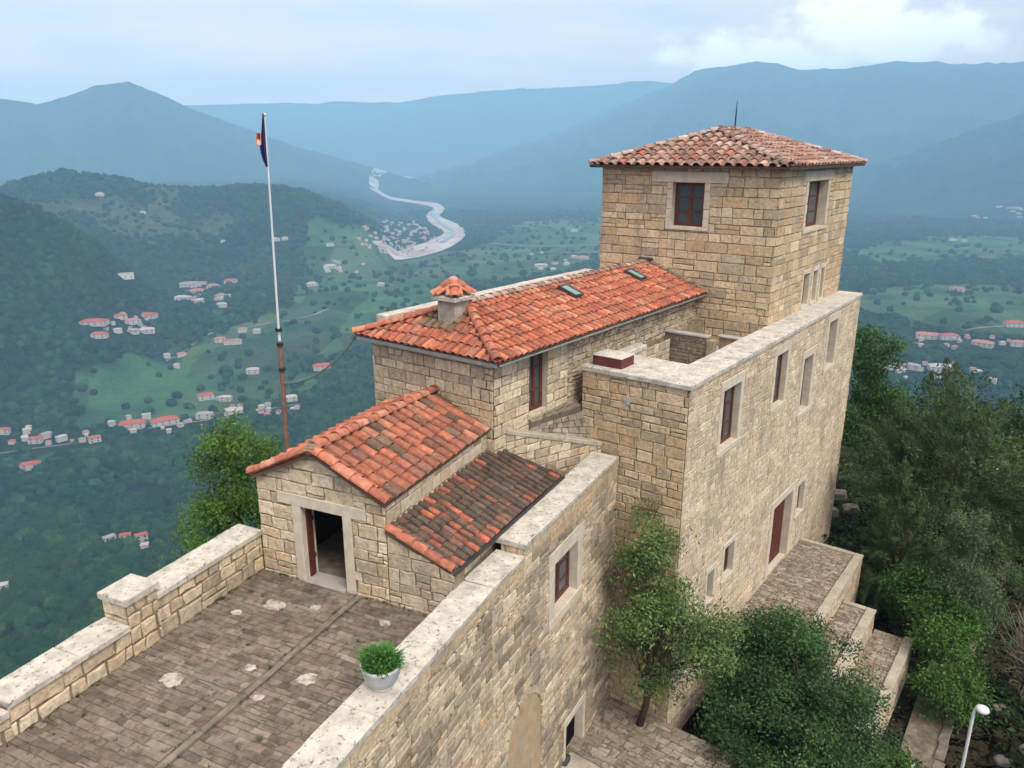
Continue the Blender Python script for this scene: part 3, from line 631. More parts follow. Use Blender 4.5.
def roof_plane(mb, pts, pal, sp=.3, ln=.42, seed=1, bed=None, over=.04, grime=None):
    """pts: 3-D corners, the first two are the eave from left to right seen from outside"""
    r = random.Random(seed); p0 = Vector(pts[0]); U = (Vector(pts[1])-p0).normalized()
    N = U.cross(Vector(pts[-1])-p0).normalized(); S = N.cross(U); w1 = (Vector(pts[2])-p0).dot(N) if len(pts) == 4 else 0
    poly = [((Vector(p)-p0).dot(U), (Vector(p)-p0).dot(S)) for p in pts]
    umax = poly[1][0]; P = TP[pal][0]; rad = sp*.36
    def smax(u):
        ys = []
        for i in range(len(poly)):
            a = poly[i]; b = poly[(i+1) % len(poly)]
            if (a[0]-u)*(b[0]-u) <= 0 and abs(a[0]-b[0]) > 1e-6: ys.append(a[1]+(b[1]-a[1])*(u-a[0])/(b[0]-a[0]))
        return max(ys) if ys else 0
    n = max(1, round(umax/sp)); sp = umax/n
    for i in range(n+1):
        for kind in (0, 1):
            u = (i+.5)*sp if kind == 0 else i*sp
            if kind == 0 and i == n: continue
            top = smax(min(max(u, .02), umax-.02)); s = -over*r.uniform(.6, 1.6); 
            off = r.uniform(-.012, .012)
            while s < top-.06:
                e = min(s+ln*r.uniform(.94, 1.08), top+.03); c = P[r.randrange(len(P))] if r.random() < .55 else P[r.randrange(3)]
                k = r.uniform(.75, 1.15)
                if grime: k, c = grime(u/umax, s/max(top, .1), r, k, c)
                c = (c[0]*k, c[1]*k, c[2]*k)
                if kind == 0: tile(mb, p0+N*(w1*u/umax*s/max(top, .1)), U, S, N, u+off+r.uniform(-.008, .008), s, min(e+.07, top+.04), rad*r.uniform(.97, 1.06), rad*.82, .045+r.uniform(-.006, .012), c, yaw=r.uniform(-.02, .02))
                else:
                    w = sp*.30; vs = []
                    for ss, dz in ((s+.05, .022), (min(e+.1, top), .004)):
                        for q in range(5): t = q/4*2-1; vs.append(p0+U*(u+off+t*w)+S*ss+N*(dz-.012+.055*t*t+w1*u/umax*ss/max(top, .1)))
                    mb.add(vs, [(q, q+1, q+6, q+5) for q in range(4)], (c[0]*.8, c[1]*.8, c[2]*.8))
                s = e
    if bed is not None:
        k = len(pts); top = [Vector(p)-N*.015 for p in pts]; bot = [p-N*.09 for p in top]
        bed.add(top+bot, [tuple(range(k)), tuple(range(k, 2*k))[::-1]]+[(i, i+k, (i+1) % k+k, (i+1) % k) for i in range(k)])
def ridge_caps(mb, a, b, pal, r=.15, ln=.45, seed=1, up=UP, lift=.03):
    q = random.Random(seed); a = Vector(a); b = Vector(b); S = (b-a).normalized(); U = S.cross(up).normalized(); N = U.cross(S); P = TP[pal][0]; L = (b-a).length; s = 0
    while s < L-.05:
        e = min(s+ln*q.uniform(.92, 1.08), L); c = P[q.randrange(5)]; k = q.uniform(.85, 1.2)
        tile(mb, a, U, S, N, q.uniform(-.012, .012), s, min(e+.06, L+.04), r*q.uniform(.96, 1.06), r*.85, lift+q.uniform(0, .015), (min(c[0]*k, .7), c[1]*k*1.1, c[2]*k*1.15), seg=8, ht=.85)
        s = e

# ================================================================== THE STONE TOWER
def tower():
    A0, A1, B0, B1, ZT = 9.12, 18.7, 1.05, 8.57, 9.55
    t = empty('stone_tower', W(A0, B0, 2.6), 'square stone tower with a hipped tile roof, tallest of the buildings', 'tower')
    mb = MB()
    fo = W(A0, B1); op = (B1-5.32, B1-3.97, 7.28, 8.98); s1, s2 = surround('window_surround', t, fo, -W.b, op, lint=.42, jamb=.24, ext=.70, blocks=True)
    wall(mb, fo, -W.b, rect(0, B1-B0, 2.4, ZT), [op], [s1, s2], h=.34, lens=(.3, 1.05), pal='tower', seed=3, split=.08, jit=.015, var=.3, joint=.016)
    ro = W(A0, B0); L = A1-A0
    w = (3.3, 5.95, 7.1, 9.0); r1, r2 = surround('window_surround', t, ro, W.a, w, lint=.42, jamb=.26, ext=.35, blocks=True)
    sl = [(3.95, 4.75, 3.85, 5.2), (5.25, 5.85, 3.85, 5.2), (6.35, 6.85, 3.85, 5.2)]
    sur = [r1, r2]
    for k in sl: a, b = surround('slit_surround', t, ro, W.a, k, lint=.2, jamb=.14, sill=.1); sur += [a, b]
    wall(mb, ro, W.a, rect(.03, L, 2.4, ZT), [w]+sl, sur, h=.34, lens=(.3, 1.05), pal='tower', seed=3, split=.08, jit=.015, var=.3, joint=.016)
    core(mb, W(A1, B0), W.b, UP, rect(0, B1-B0, 2.4, ZT), (), .5, 1, False); core(mb, W(A1, B1), -W.a, UP, rect(0, L, 2.4, ZT), (), .5, 1, False)
    stones(mb, W(A1, B1), -W.a, UP, rect(.03, L, 5.6, ZT), (), h=.36, lens=(.4, .95), pal='tower', seed=3)
    mb.build('wall', WM(), t)
    window(t, fo, -W.b, op, .28, 2, 3); window(t, ro, W.a, w, .36, 2, 3)
    for k in sl: window(t, ro, W.a, k, .2, 1, 1)
    # roof
    e = .42; z0 = 9.62; zt = 10.98; h = (B1-B0)/2+e; bm = (B0+B1)/2; ra, rb = A0-e+h*.82, A1+e-h*.9
    c = [W(A0-e, B0-e, z0), W(A1+e, B0-e, z0), W(A1+e, B1+e, z0), W(A0-e, B1+e, z0)]; P, Q = W(ra, bm, zt), W(rb, bm, zt)
    rf = MB(); bed = MB(); sp = .41
    roof_plane(rf, [c[3], c[0], P], 'tower', sp, .46, 1, bed); roof_plane(rf, [c[0], c[1], Q, P], 'tower', sp, .46, 2, bed)
    roof_plane(rf, [c[1], c[2], Q], 'tower', sp, .46, 3, bed); roof_plane(rf, [c[2], c[3], P, Q], 'tower', sp, .46, 4, bed)
    r = rf.build('roof', M['tile'], t); bed.build('roof_bedding', M['roof_bed'], r)
    cp = MB()
    for i, (x, y) in enumerate(((c[0], P), (c[3], P), (c[1], Q), (c[2], Q), (P, Q))): ridge_caps(cp, x+UP*.03, y+UP*.03, 'tower', .17, .46, 5+i)
    cp.build('ridge_cap', M['tile'], r)
    ev = MB()
    for i in range(4):
        p, q = c[i], c[(i+1) % 4]; d = (q-p).normalized(); nn = d.cross(UP); ins = -nn
        ev.box(p+ins*.03-UP*.11+d*(.03), d*((q-p).length-.06), ins*(e-.03 if i % 2 == 0 else e-.04), UP*.055)
    ev.build('eave_board', M['lead'], t)
    an = empty('roof_antenna', W(13.7, bm, zt), 'thin dark antenna mast on top of the tower roof', 'antenna')
    m2 = MB(); m2.tube([W(13.7, bm, zt-.1), W(13.72, bm, zt+.62), W(13.74, bm, zt+1.25)], [.035, .03, .012], 8); m2.build('mast', M['iron'], an)
    m3 = MB(); m3.lathe(W(13.7, bm, zt-.02), [(.0, .14), (.06, .13), (.09, .08), (.10, -.06)], 12); m3.build('base', M['iron'], an)
tower()

# ================================================================== THE FRONT WING (long face to the right)
def wing():
    L, B, ZB, ZT = 18.75, 3.62, -9.6, 3.6
    t = empty('stone_wing', W(0, 0, -8.4), 'tall flat-topped stone wing in front of the tower, four windows along its top', 'building')
    mb = MB(); ro = W(0, 0)
    ops = [(2.55, 4.0, .9, 2.92), (7.4, 8.6, 1.05, 3.05), (10.8, 12.0, -.1, 2.2), (13.9, 15.1, 1.1, 3.15)]
    low = [(12.05, 13.0, -5.2, -3.76), (3.85, 4.75, -4.45, -3.2), (2.45, 3.0, -4.7, -3.55)]
    door = (8.95, 11.35, -6.78, -3.65)
    sur = []
    for k in ops: a, b = surround('window_surround', t, ro, W.a, k, lint=.34, jamb=.24, sill=.2); sur += [a, b]
    for k in low: a, b = surround('slit_surround', t, ro, W.a, k, lint=.2, jamb=.16, sill=.12); sur += [a, b]
    a, b = surround('door_surround', t, ro, W.a, door, lint=.36, jamb=.3, nosill=True, ext=.08); sur += [a, b]
    wall(mb, ro, W.a, rect(.0, L, ZB, ZT), ops+low+[door], sur, h=.235, lens=(.22, .55), joint=.011, proud=.026, jit=.014, pal='wing', seed=8, split=.18, var=.25)
    fo = W(0, B)
    wall(mb, fo, -W.b, rect(0, B-.03, ZB, ZT), (), (), h=.29, lens=(.26, .9), pal='tower', seed=11, split=.12, jit=.016, var=.32, joint=.016)
    core(mb, W(L, 0), W.b, UP, rect(0, B, ZB, ZT), (), .5, 1, False); stones(mb, W(L, 0), W.b, UP, rect(.03, B, ZB, ZT), (), h=.25, lens=(.3, .6), pal='pale', seed=12)
    core(mb, W(L, B), -W.a, UP, rect(0, L, ZB, ZT), (), .5, 1, False); stones(mb, W(L, B), -W.a, UP, rect(L-8.9, L-.03, .6, ZT), (), h=.3, lens=(.3, .6), pal='rubble', seed=13)
    # inside of the little roof court
    core(mb, W(9.1, .98), -W.a, UP, rect(0, 6.9, 2.4, ZT), (), .3, 1, False); stones(mb, W(9.1, .98), -W.a, UP, rect(0, 6.9, 2.4, ZT), (), h=.25, lens=(.25, .5), pal='grey', seed=14, jit=.02)
    core(mb, W(2.25, B-.3), W.a, UP, rect(0, 3.2, 2.4, ZT), (), .3, 1, False); stones(mb, W(2.25, B-.3), W.a, UP, rect(0, 3.2, 2.4, ZT), (), h=.22, lens=(.25, .5), pal='grey', seed=15, jit=.02)
    mb.build('wall', WM(), t)
    for i, k in enumerate(ops): window(t, ro, W.a, k, (.22, .20, .30, .34)[i], 2 if i < 2 else 1, 3)
    for k in low: window(t, ro, W.a, k, .2, 1, 1)
    d = MB(); g = ro+W.b*.34; a, b, c, e = door; n = 7
    for i in range(n):
        w = (b-a-.01)/n; d.slab(g+W.a*(a+.005+i*w+.006)+UP*c, W.a*(w-.012), UP*(e-c-.005), -W.b*.06, bev=.01)
    d.box(g+W.a*a+UP*c+W.b*.01, W.a*(b-a), UP*(e-c), W.b*.05)
    dr = d.build('door', M['redwood'], t)
    h = MB(); h.tube([g+W.a*(a+1.3)+UP*(c+1.3)-W.b*.07, g+W.a*(a+1.3)+UP*(c+1.3)-W.b*.13, g+W.a*(a+1.42)+UP*(c+1.3)-W.b*.13], .02, 6); h.build('handle', M['iron'], dr)
    # coping: broad slab over the front, narrower along the face
    cp = MB(); o = .07
    def run(o0, U, Lg, V, step, z=ZT):
        x = 0
        while x < Lg-.02:
            s = min(step*random.uniform(.8, 1.2), Lg-x); s = Lg-x if Lg-x-s < .3 else s
            cp.slab(o0+U*(x+.004)+UP*z, U*(s-.008), V, UP*(.15+random.uniform(-.008, .008)), bev=.022, jit=.007); x += s
    run(W(-o, -o), W.b, B+2*o, W.a*2.15, 1.25); run(W(2.09, -o), W.a, L-2.09+o, W.b*1.10, 1.35)
    run(W(2.09, B+o), W.a, 1.5, -W.b*.42, .8); 
    cp.build('coping', M['coping'], t)
    rf = MB(); rf.box(W(1.9, .5, 2.45), W.a*(L-2.4), W.b*(B-.9), UP*.2); rf.build('court_floor', M['concrete'], t)
    # bits of old partition standing in the court
    p = empty('plastered_partition', W(5.3, 2, 2.66), 'grey roughly plastered wall stub standing inside the roof court', 'wall')
    m2 = MB(); core(m2, W(5.6, 3.6), -W.b, UP, rect(0, 1.65, 2.66, 3.784), (), .24, 1, True); stones(m2, W(5.6, 3.6), -W.b, UP, rect(0, 1.65, 2.66, 3.78), (), h=.13, lens=(.12, .3), joint=.01, proud=.03, jit=.02, pal='grey', seed=19, var=.4, dark=lambda x, y, r: .45); m2.slab(W(5.52, 1.68, 2.66), W.b*.24, UP*1.05, W.a*.36, bev=.03, jit=.015, c=(.30, .265, .21)); m2.build('panel', WM(), p)
    m2 = MB(); m2.slab(W(5.54, 1.92, 3.784), W.b*1.73, W.a*.36, UP*.06, bev=.015, jit=.008); m2.build('cap', M['concrete'], p)
    p = empty('ochre_partition', W(5.9, .9, 2.66), 'low brown rendered wall stub in the roof court below the tower', 'wall')
    m2 = MB(); m2.slab(W(6.6, 1.0, 2.66), W.b*.9, UP*.98, W.a*.2, bev=.02, jit=.012); m2.build('panel', M['plaster'], p)
    m2 = MB(); m2.slab(W(6.52, .99, 3.644), W.b*.95, W.a*.34, UP*.06, bev=.015, jit=.008); m2.build('cap', M['concrete'], p)
    x = empty('metal_box', W(.5, 2.7, 3.75), 'dark red metal box with a pale lid on the front wing coping', 'box')
    m2 = MB(); m2.slab(W(.2, 2.38, 3.757), W.b*1.02, W.a*.80, UP*.31, bev=.015, jit=.004); m2.build('body', M['redbox'], x)
    m2 = MB(); m2.slab(W(.185, 2.365, 4.068), W.b*1.05, W.a*.83, UP*.035, bev=.015, jit=.006); m2.build('lid', M['coping'], x)
    ls = MB(); r = random.Random(4); cs = [W(-.055, 2.02+.16*math.cos(k)*r.uniform(.6, 1.2), 2.83+.24*math.sin(k)*r.uniform(.6, 1.2)) for k in np.linspace(0, 6.28, 12)[:-1]]
    ls.add(cs+[p+W.a*.05 for p in cs], [tuple(range(11))[::-1]]+[(i, (i+1) % 11, (i+1) % 11+11, i+11) for i in range(11)]); ls.build('lime_splash', M['lime'], t)
wing()

# ================================================================== THE LONG HOUSE
def house():
    A0, A1, B0, B1, ZT = -4.0, 9.08, 4.05, 8.85, 4.72
    t = empty('long_house', W(A0, B0, 2), 'long low stone house with a bright orange tiled roof, built against the tower', 'house')
    mb = MB(); fo = W(A0, B1)
    wall(mb, fo, -W.b, rect(0, B1-B0, -8, ZT), (), (), h=.31, lens=(.28, .76), joint=.015, pal='pale', seed=21, split=.08, jit=.015, var=.28)
    ro = W(A0, B0); door = (1.7, 2.62, 2.62, 4.62)
    core(mb, ro, W.a, UP, rect(0, A1-A0, .5, ZT), [door], .5, 1, True)
    stones(mb, ro, W.a, UP, rect(.03, 3.75, .5, ZT), [door], h=.31, lens=(.28, .76), joint=.015, pal='pale', seed=21, split=.08, jit=.015, var=.28)
    stones(mb, ro, W.a, UP, rect(3.76, A1-A0, .5, ZT), (), h=.21, lens=(.18, .45), joint=.016, proud=.045, jit=.028, pal='grey', seed=23, split=.3, var=.35)
    core(mb, W(A1, B1), -W.a, UP, rect(0, A1-A0, -8, ZT), (), .5, 1, False); stones(mb, W(A1, B1), -W.a, UP, rect(A1-A0-4, A1-A0-.03, -2, ZT), (), h=.33, lens=(.36, .72), pal='pale', seed=21)
    mb.build('wall', WM(), t)
    f = window(t, ro, W.a, door, .2, 2, 3, name='door')
    # roof hipped over the near end
    e = .42; z0 = 4.77; zr = 5.76; bm = 6.25
    c0, c1, c2 = W(A0-e, B1+e-.1, z0), W(A0-e, B0-e-.1, z0), W(A1, B0-e-.1, z0); P, Q = W(A0+1.5, bm, zr), W(A1, bm, zr); c3 = W(A1, B1+e-.1, z0)
    rf = MB(); bed = MB()
    def moss(u, s, r, k, c):
        if abs(u-.47) < .12 and s > .35 and r.random() < .75: return k*.8, (.22, .15, .09)
        return k, c
    roof_plane(rf, [c0, c1, P], 'house', .28, .42, 31, bed, grime=moss); roof_plane(rf, [c1, c2, Q, P], 'house', .27, .42, 32, bed); roof_plane(rf, [c3, c0, P, Q], 'house', .31, .46, 33, bed)
    r = rf.build('roof', M['tile'], t); bed.build('roof_bedding', M['roof_bed'], r)
    cp = MB(); ridge_caps(cp, c1+UP*.05, P+UP*.05, 'house', .16, .42, 34); ridge_caps(cp, c0+UP*.05, P+UP*.05, 'house', .16, .42, 35); ridge_caps(cp, P+UP*.03, Q-W.a*.3+UP*.03, 'tower', .13, .4, 36); cp.build('ridge_cap', M['tile'], r)
    g = MB(); d = (c1-c0).normalized(); g.box(c0-UP*.15+W.a*.015+d*.05, d*((c1-c0).length-.12), W.a*.07, UP*.10); g.box(c1-UP*.13-d*.03+W.a*.1, W.a*((c2-c1).length-.12), -d*.07, UP*.05); g.build('gutter', M['zinc'], t)
    pp = MB(); x = -3.4
    while x < 8.8: s = min(1.6, 9.05-x); pp.slab(W(x+.004, 8.85, 4.2), W.a*(s-.008), W.b*.42, UP*(1.02+random.uniform(-.01, .01)), bev=.02, jit=.01); x += s
    pp.build('rear_parapet', M['coping'], t)
    lf = MB(); rr = random.Random(9)
    for i in range(16): s = i/15; p = c2.lerp(Q, s)+UP*.10-W.a*.10; lf.slab(p-W.a*.12, W.a*.2, W.b*.2, UP*rr.uniform(.05, .12), bev=.02, jit=.02)
    lf.build('flashing', M['mortar'], t)
    sn = MB(); sn.slab(W(8.88, 6.0, 5.72), W.a*.2, W.b*.6, UP*.22, bev=.03, jit=.03); sn.build('ridge_mortar', M['lead'], t)
    # skylights lie on the right-hand slope
    sl = (zr-z0)/(bm-(B0-e-.1)); S = (W.b+UP*sl).normalized(); N = W.a.cross(S); N = N if N.z > 0 else -N
    for i, a in enumerate((1.75, 6.3)):
        b = 5.12; o = W(a, b, z0+(b-(B0-e-.1))*sl)+N*.11
        k = empty('skylight', o, ('green glass skylight in the long house roof, the one nearer the chimney', 'green glass skylight in the long house roof, the one beside the tower')[i], 'skylight', 'skylights in the long roof')
        m2 = MB(); w, l, th = .5, .78, .09
        for q in ((0, 0, w, .06), (0, l-.06, w, .06), (0, .062, .06, l-.124), (w-.06, .062, .06, l-.124)): m2.slab(o+W.a*q[0]+S*q[1]-N*.06, W.a*q[2], S*q[3], N*(th+.06), bev=.012)
        m2.build('frame', M['lead'], k)
        m2 = MB(); m2.box(o+W.a*.062+S*.062, W.a*(w-.124), S*(l-.124), N*.06); m2.build('pane', M['skyglass'], k)
    # chimney
    ca, cb = -3.05, 6.28; s = .66; zb = 4.9; zc = 6.0
    ch = empty('chimney', W(ca, cb, 5.2), 'square rendered chimney with a little tiled cap on the orange roof', 'chimney')
    m2 = MB(); m2.slab(W(ca-s/2, cb-s/2, zb), W.a*s, W.b*s, UP*(zc-zb), bev=.02, jit=.012); m2.build('shaft', M['greyrender'], ch)
    m2 = MB(); m2.slab(W(ca-s/2-.14, cb-s/2-.14, zc), W.a*(s+.28), W.b*(s+.28), UP*.12, bev=.03, jit=.012); m2.build('cornice', M['coping'], ch)
    m2 = MB(); k = s/2+.02; zq = zc+.12; pk = W(ca, cb, zq+.44)
    cs = [W(ca-k, cb-k, zq), W(ca+k, cb-k, zq), W(ca+k, cb+k, zq), W(ca-k, cb+k, zq)]
    for i in range(4):
        p, q = cs[i], cs[(i+1) % 4]; mid = (p+q)/2; inn = (W(ca, cb, zq)-mid).normalized(); top = mid.lerp(W(ca, cb, zq), .25)+UP*.36
        m2.add([p+inn*.08, q+inn*.08, top, p+inn*.2, q+inn*.2, top+inn*.1], [(0, 1, 2), (5, 4, 3), (0, 3, 4, 1), (1, 4, 5, 2), (2, 5, 3, 0)])
    m2.build('gable_stone', M['concrete'], ch)
    m2 = MB(); P2 = TP['house'][0]
    for i in range(4):
        a = cs[i]+(cs[i]-W(ca, cb, zq)).normalized()*.10; S2 = (pk-a).normalized(); U2 = S2.cross(UP).normalized(); N2 = U2.cross(S2)
        for j in range(2):
            L2 = (pk-a).length/2; tile(m2, a, U2, S2, N2, 0, j*L2, (j+1)*L2+.04, .145, .12, .035, P2[(i+j) % 5], seg=8)
        for sg in (-1, 1): tile(m2, a+N2*-.07, U2, S2, N2, sg*.16, .12, (pk-a).length*.86, .10, .07, .03, P2[(i*2+sg) % 6])
    m2.lathe(pk+UP*-.02, [(.16, -.03), (.15, .06), (.07, .12), (0, .13)], 10, c=(.5, .3, .2)); m2.build('cap_tile', M['tile'], ch)
M['greyrender'] = mat('grey_render', (.40, .36, .29), vary=.25, vscale=4, stain=(.20, .17, .13), sscale=2.4, slo=.46, shi=.68, samt=.75, bump=.35, bscale=18)
house()

# ================================================================== LANDING between house and wing
def landing():
    t = empty('stone_landing', W(-1.5, 3.4, 2), 'small paved landing and sloping ledge wall between the house door and the wing', 'landing')
    p1, p2 = W(-3.45, 4.02), W(-.04, 2.86); U = (p2-p1).normalized(); L = (p2-p1).length; n = U.cross(UP)
    mb = MB(); zl, zr = 2.5, 1.34
    out = [(0, .2), (L, .2), (L, zr-.12), (0, zl-.12)]
    core(mb, p1, U, UP, out, (), .34, 1, True); stones(mb, p1, U, UP, out, (), h=.24, lens=(.25, .5), joint=.014, proud=.03, jit=.02, pal='rubble', seed=41, var=.3)
    # paving of the slope behind the ledge and of the door platform
    q = [p1+UP*(zl-.16), p2+UP*(zr-.16), W(-.03, 3.6, 1.5), W(-.03, 3.4, 2.2), W(-2.4, 4.0, 2.5)]
    mb.build('wall', WM(), t)
    cp = MB(); sl = (U*L+UP*(zr-zl)).normalized(); x = 0; LL = math.hypot(L, zl-zr); nn = U.cross(sl); vv = (-n)
    while x < LL-.05: s = min(.85, LL-x); cp.slab(p1+n*.05+UP*(zl-.12)+sl*(x+.004), sl*(s-.008), vv*.42, sl.cross(vv) * (.12 if sl.cross(vv).z > 0 else -.12), bev=.02, jit=.01); x += s
    cp.build('coping', M['coping_dim'], t)
    pv = MB()
    def quad_pave(p00, p10, p11, p01, nu, nv, pal, seed):
        r = random.Random(seed); P = PAL[pal]; nrm = (p10-p00).cross(p01-p00).normalized(); nrm = nrm if nrm.z > 0 else -nrm
        pt = lambda a, b: p00.lerp(p10, a).lerp(p01.lerp(p11, a), b)
        pv.add([pt(0, 0), pt(1, 0), pt(1, 1), pt(0, 1)]+[pt(x, y)-UP*.4 for x, y in ((0, 0), (1, 0), (1, 1), (0, 1))], [(0, 1, 2, 3), (7, 6, 5, 4), (0, 4, 5, 1), (1, 5, 6, 2), (2, 6, 7, 3), (3, 7, 4, 0)], m=1)
        for i in range(nv):
            u = -r.random()*.5/nu
            while u < 1:
                w = r.uniform(.7, 1.5)/nu; a, b = max(u, 0)+.006, min(u+w, 1)-.006; u += w
                if b-a < .03: continue
                c0, c1 = (i+.05)/nv, (i+.95)/nv; ps = [pt(a, c0), pt(b, c0), pt(b, c1), pt(a, c1)]; h = nrm*r.uniform(.008, .022); cc = P[r.randrange(len(P))]; k = r.uniform(.8, 1.15)
                ctr = sum(ps, Vector())/4
                pv.add(ps+[p.lerp(ctr, .06)+h for p in ps], [(4, 5, 6, 7)]+[(j, (j+1) % 4, (j+1) % 4+4, j+4) for j in range(4)], tuple(x*k for x in cc))
    quad_pave(W(-2.3, 3.92, 2.42), W(.3, 3.62, 2.36), W(3.0, 4.03, 2.50), W(-2.35, 4.03, 2.50), 6, 2, 'cobble', 3)
    quad_pave(W(-2.6, 4.0, 2.14), W(.03, 3.14, 1.27), W(.03, 3.6, 2.22), W(-2.25, 3.90, 2.30), 7, 4, 'cobble', 4)
    pv.build('paving', [M['paver'], M['joint']], t)
M['coping_dim'] = mat('worn_coping', (.42, .37, .29), vary=.22, vscale=4, stain=(.22, .18, .13), sscale=2, slo=.46, shi=.7, samt=.7, spots=(.12, .10, .08), pscale=10, plo=.57, phi=.66, pamt=.6, bump=.45, bscale=18, rough=.92, spec=.1)
landing()

# ================================================================== GATEHOUSE on the terrace
def gatehouse():
    B, L, ZE, ZR = 3.72, 5.2, 2.60, 3.50
    t = empty('gatehouse', T(0, 1.8, 0), 'small gabled stone gatehouse with an open doorway onto the terrace', 'gatehouse')
    mb = MB(); fo = T(0, B); op = (B-2.42, B-1.2, 0.0, 2.02)
    s1, s2 = surround('door_surround', t, fo, -T.b, op, lint=.30, jamb=.26, ext=.42, nosill=True)
    out = [(0, -.2), (B, -.2), (B, ZE), (B/2, ZR), (0, ZE)]
    wall(mb, fo, -T.b, out, [op], [s1, s2], thick=.45, h=.31, lens=(.36, .75), joint=.016, proud=.034, jit=.018, pal='pale', seed=51, split=.12, var=.25)
    core(mb, T(0, 0), T.a, UP, rect(.46, L, -.2, ZE), (), .4, 1, True); stones(mb, T(0, 0), T.a, UP, rect(.03, L, 1.4, ZE), (), h=.31, lens=(.4, .8), pal='grey', seed=52, jit=.012)
    core(mb, T(L, B), -T.a, UP, rect(0, L-.46, -8, ZE), (), .4, 1, True); stones(mb, T(L, B), -T.a, UP, rect(0, L-.03, -8, ZE), (), h=.31, lens=(.36, .75), pal='pale', seed=53)
    mb.build('wall', WM(), t)
    fl = MB(); fl.box(T(.02, .42, -.12), T.a*(L-.1), T.b*(B-.84), UP*.135); fl.build('floor', M['concrete_dark'], t)  # darker concrete here puts the dimness of the inside into the floor colour
    bk = MB(); bk.box(T(L-.6, .42, .02), T.a*.15, T.b*(B-.84), UP*2.9); bk.box(T(.47, .405, .02), T.a*4.1, T.b*.03, UP*2.4); bk.box(T(.47, B-.435, .02), T.a*4.1, T.b*.03, UP*2.4); bk.box(T(.47, .44, 2.42), T.a*4.1, T.b*(B-.88), UP*.05); bk.build('shade_lining', M['inside_shade'], t)  # added near-black lining, paints the shade inside the doorway
    th = MB(); th.slab(T(-.10, 1.22, .002), T.a*.5, T.b*1.18, UP*.055, bev=.015, jit=.006); th.build('threshold', M['concrete'], t)
    d = MB(); o = T(.30, 2.415); D1 = (T.a*.62+T.b*.78).normalized(); D2 = D1.cross(UP)
    for i in range(5): d.slab(o+D1*(i*.2+.004)+UP*.03, D1*.192, UP*1.96, D2*.05, bev=.01)
    d.box(o+D2*.05+UP*.5, D1*1.0, D2*.03, UP*.1); d.box(o+D2*.05+UP*1.5, D1*1.0, D2*.03, UP*.1)
    d.box(T(.13, 2.36, .06), T.a*.14, T.b*.055, UP*1.94); d.box(T(.13, 1.205, .06), T.a*.14, T.b*.05, UP*1.94); d.box(T(.13, 1.26, 1.94), T.a*.14, T.b*1.09, UP*.06)
    dr = d.build('door', M['redwood'], t)
    h = MB(); h.tube([o+D1*.9+D2*.05+UP, o+D1*.9+D2*.12+UP, o+D1*.8+D2*.12+UP], .015, 6); h.build('handle', M['iron'], dr)
    rf = MB(); bed = MB(); e = .12; z = ZE-e*(ZR-ZE)/(B/2)+.09; zr = ZR+.07; a0, a1 = -.16, 4.95
    R0, R1 = T(a0, B/2, zr), T(5.7, B/2, zr-.17)
    pr = [T(a0, -e, z), T(5.12, -e, z), R1, R0]; pl = [T(6.3, B+.03, z+.03), T(a0, B+.03, z+.03), R0, R1]
    roof_plane(rf, pr, 'shed', .345, .42, 61, bed, over=.03); roof_plane(rf, pl, 'house', .345, .42, 62, bed, over=.03)
    r = rf.build('roof', M['tile'], t); bed.build('roof_bedding', M['roof_bed'], r)
    cp = MB(); ridge_caps(cp, R0+T.a*.12+UP*.05, R1+UP*.05, 'house', .155, .42, 63)
    N1 = (pr[1]-pr[0]).cross(pr[3]-pr[0]).normalized(); N2 = (pl[1]-pl[0]).cross(pl[3]-pl[0]).normalized()
    ridge_caps(cp, pr[0]+T.a*.06+N1*.03-T.b*.02, R0+T.a*.06+N1*.03, 'house', .15, .5, 64, up=N1); ridge_caps(cp, pl[1]+T.a*.06+N2*.03+T.b*.02, R0+T.a*.06+N2*.03, 'house', .15, .5, 65, up=N2); cp.build('ridge_cap', M['tile'], r)
    k = MB(); k.slab(R0+T.a*-.06-T.b*.14-UP*.04, T.a*.24, T.b*.28, UP*.2, bev=.06, jit=.02); k.build('ridge_mortar', M['mortar'], r)
M['inside_shade'] = mat('inside_shade_black', (.035, .03, .026), vary=.3, vscale=3, rough=1, spec=.05)  # colour set near black to stand for indoor shade
gatehouse()

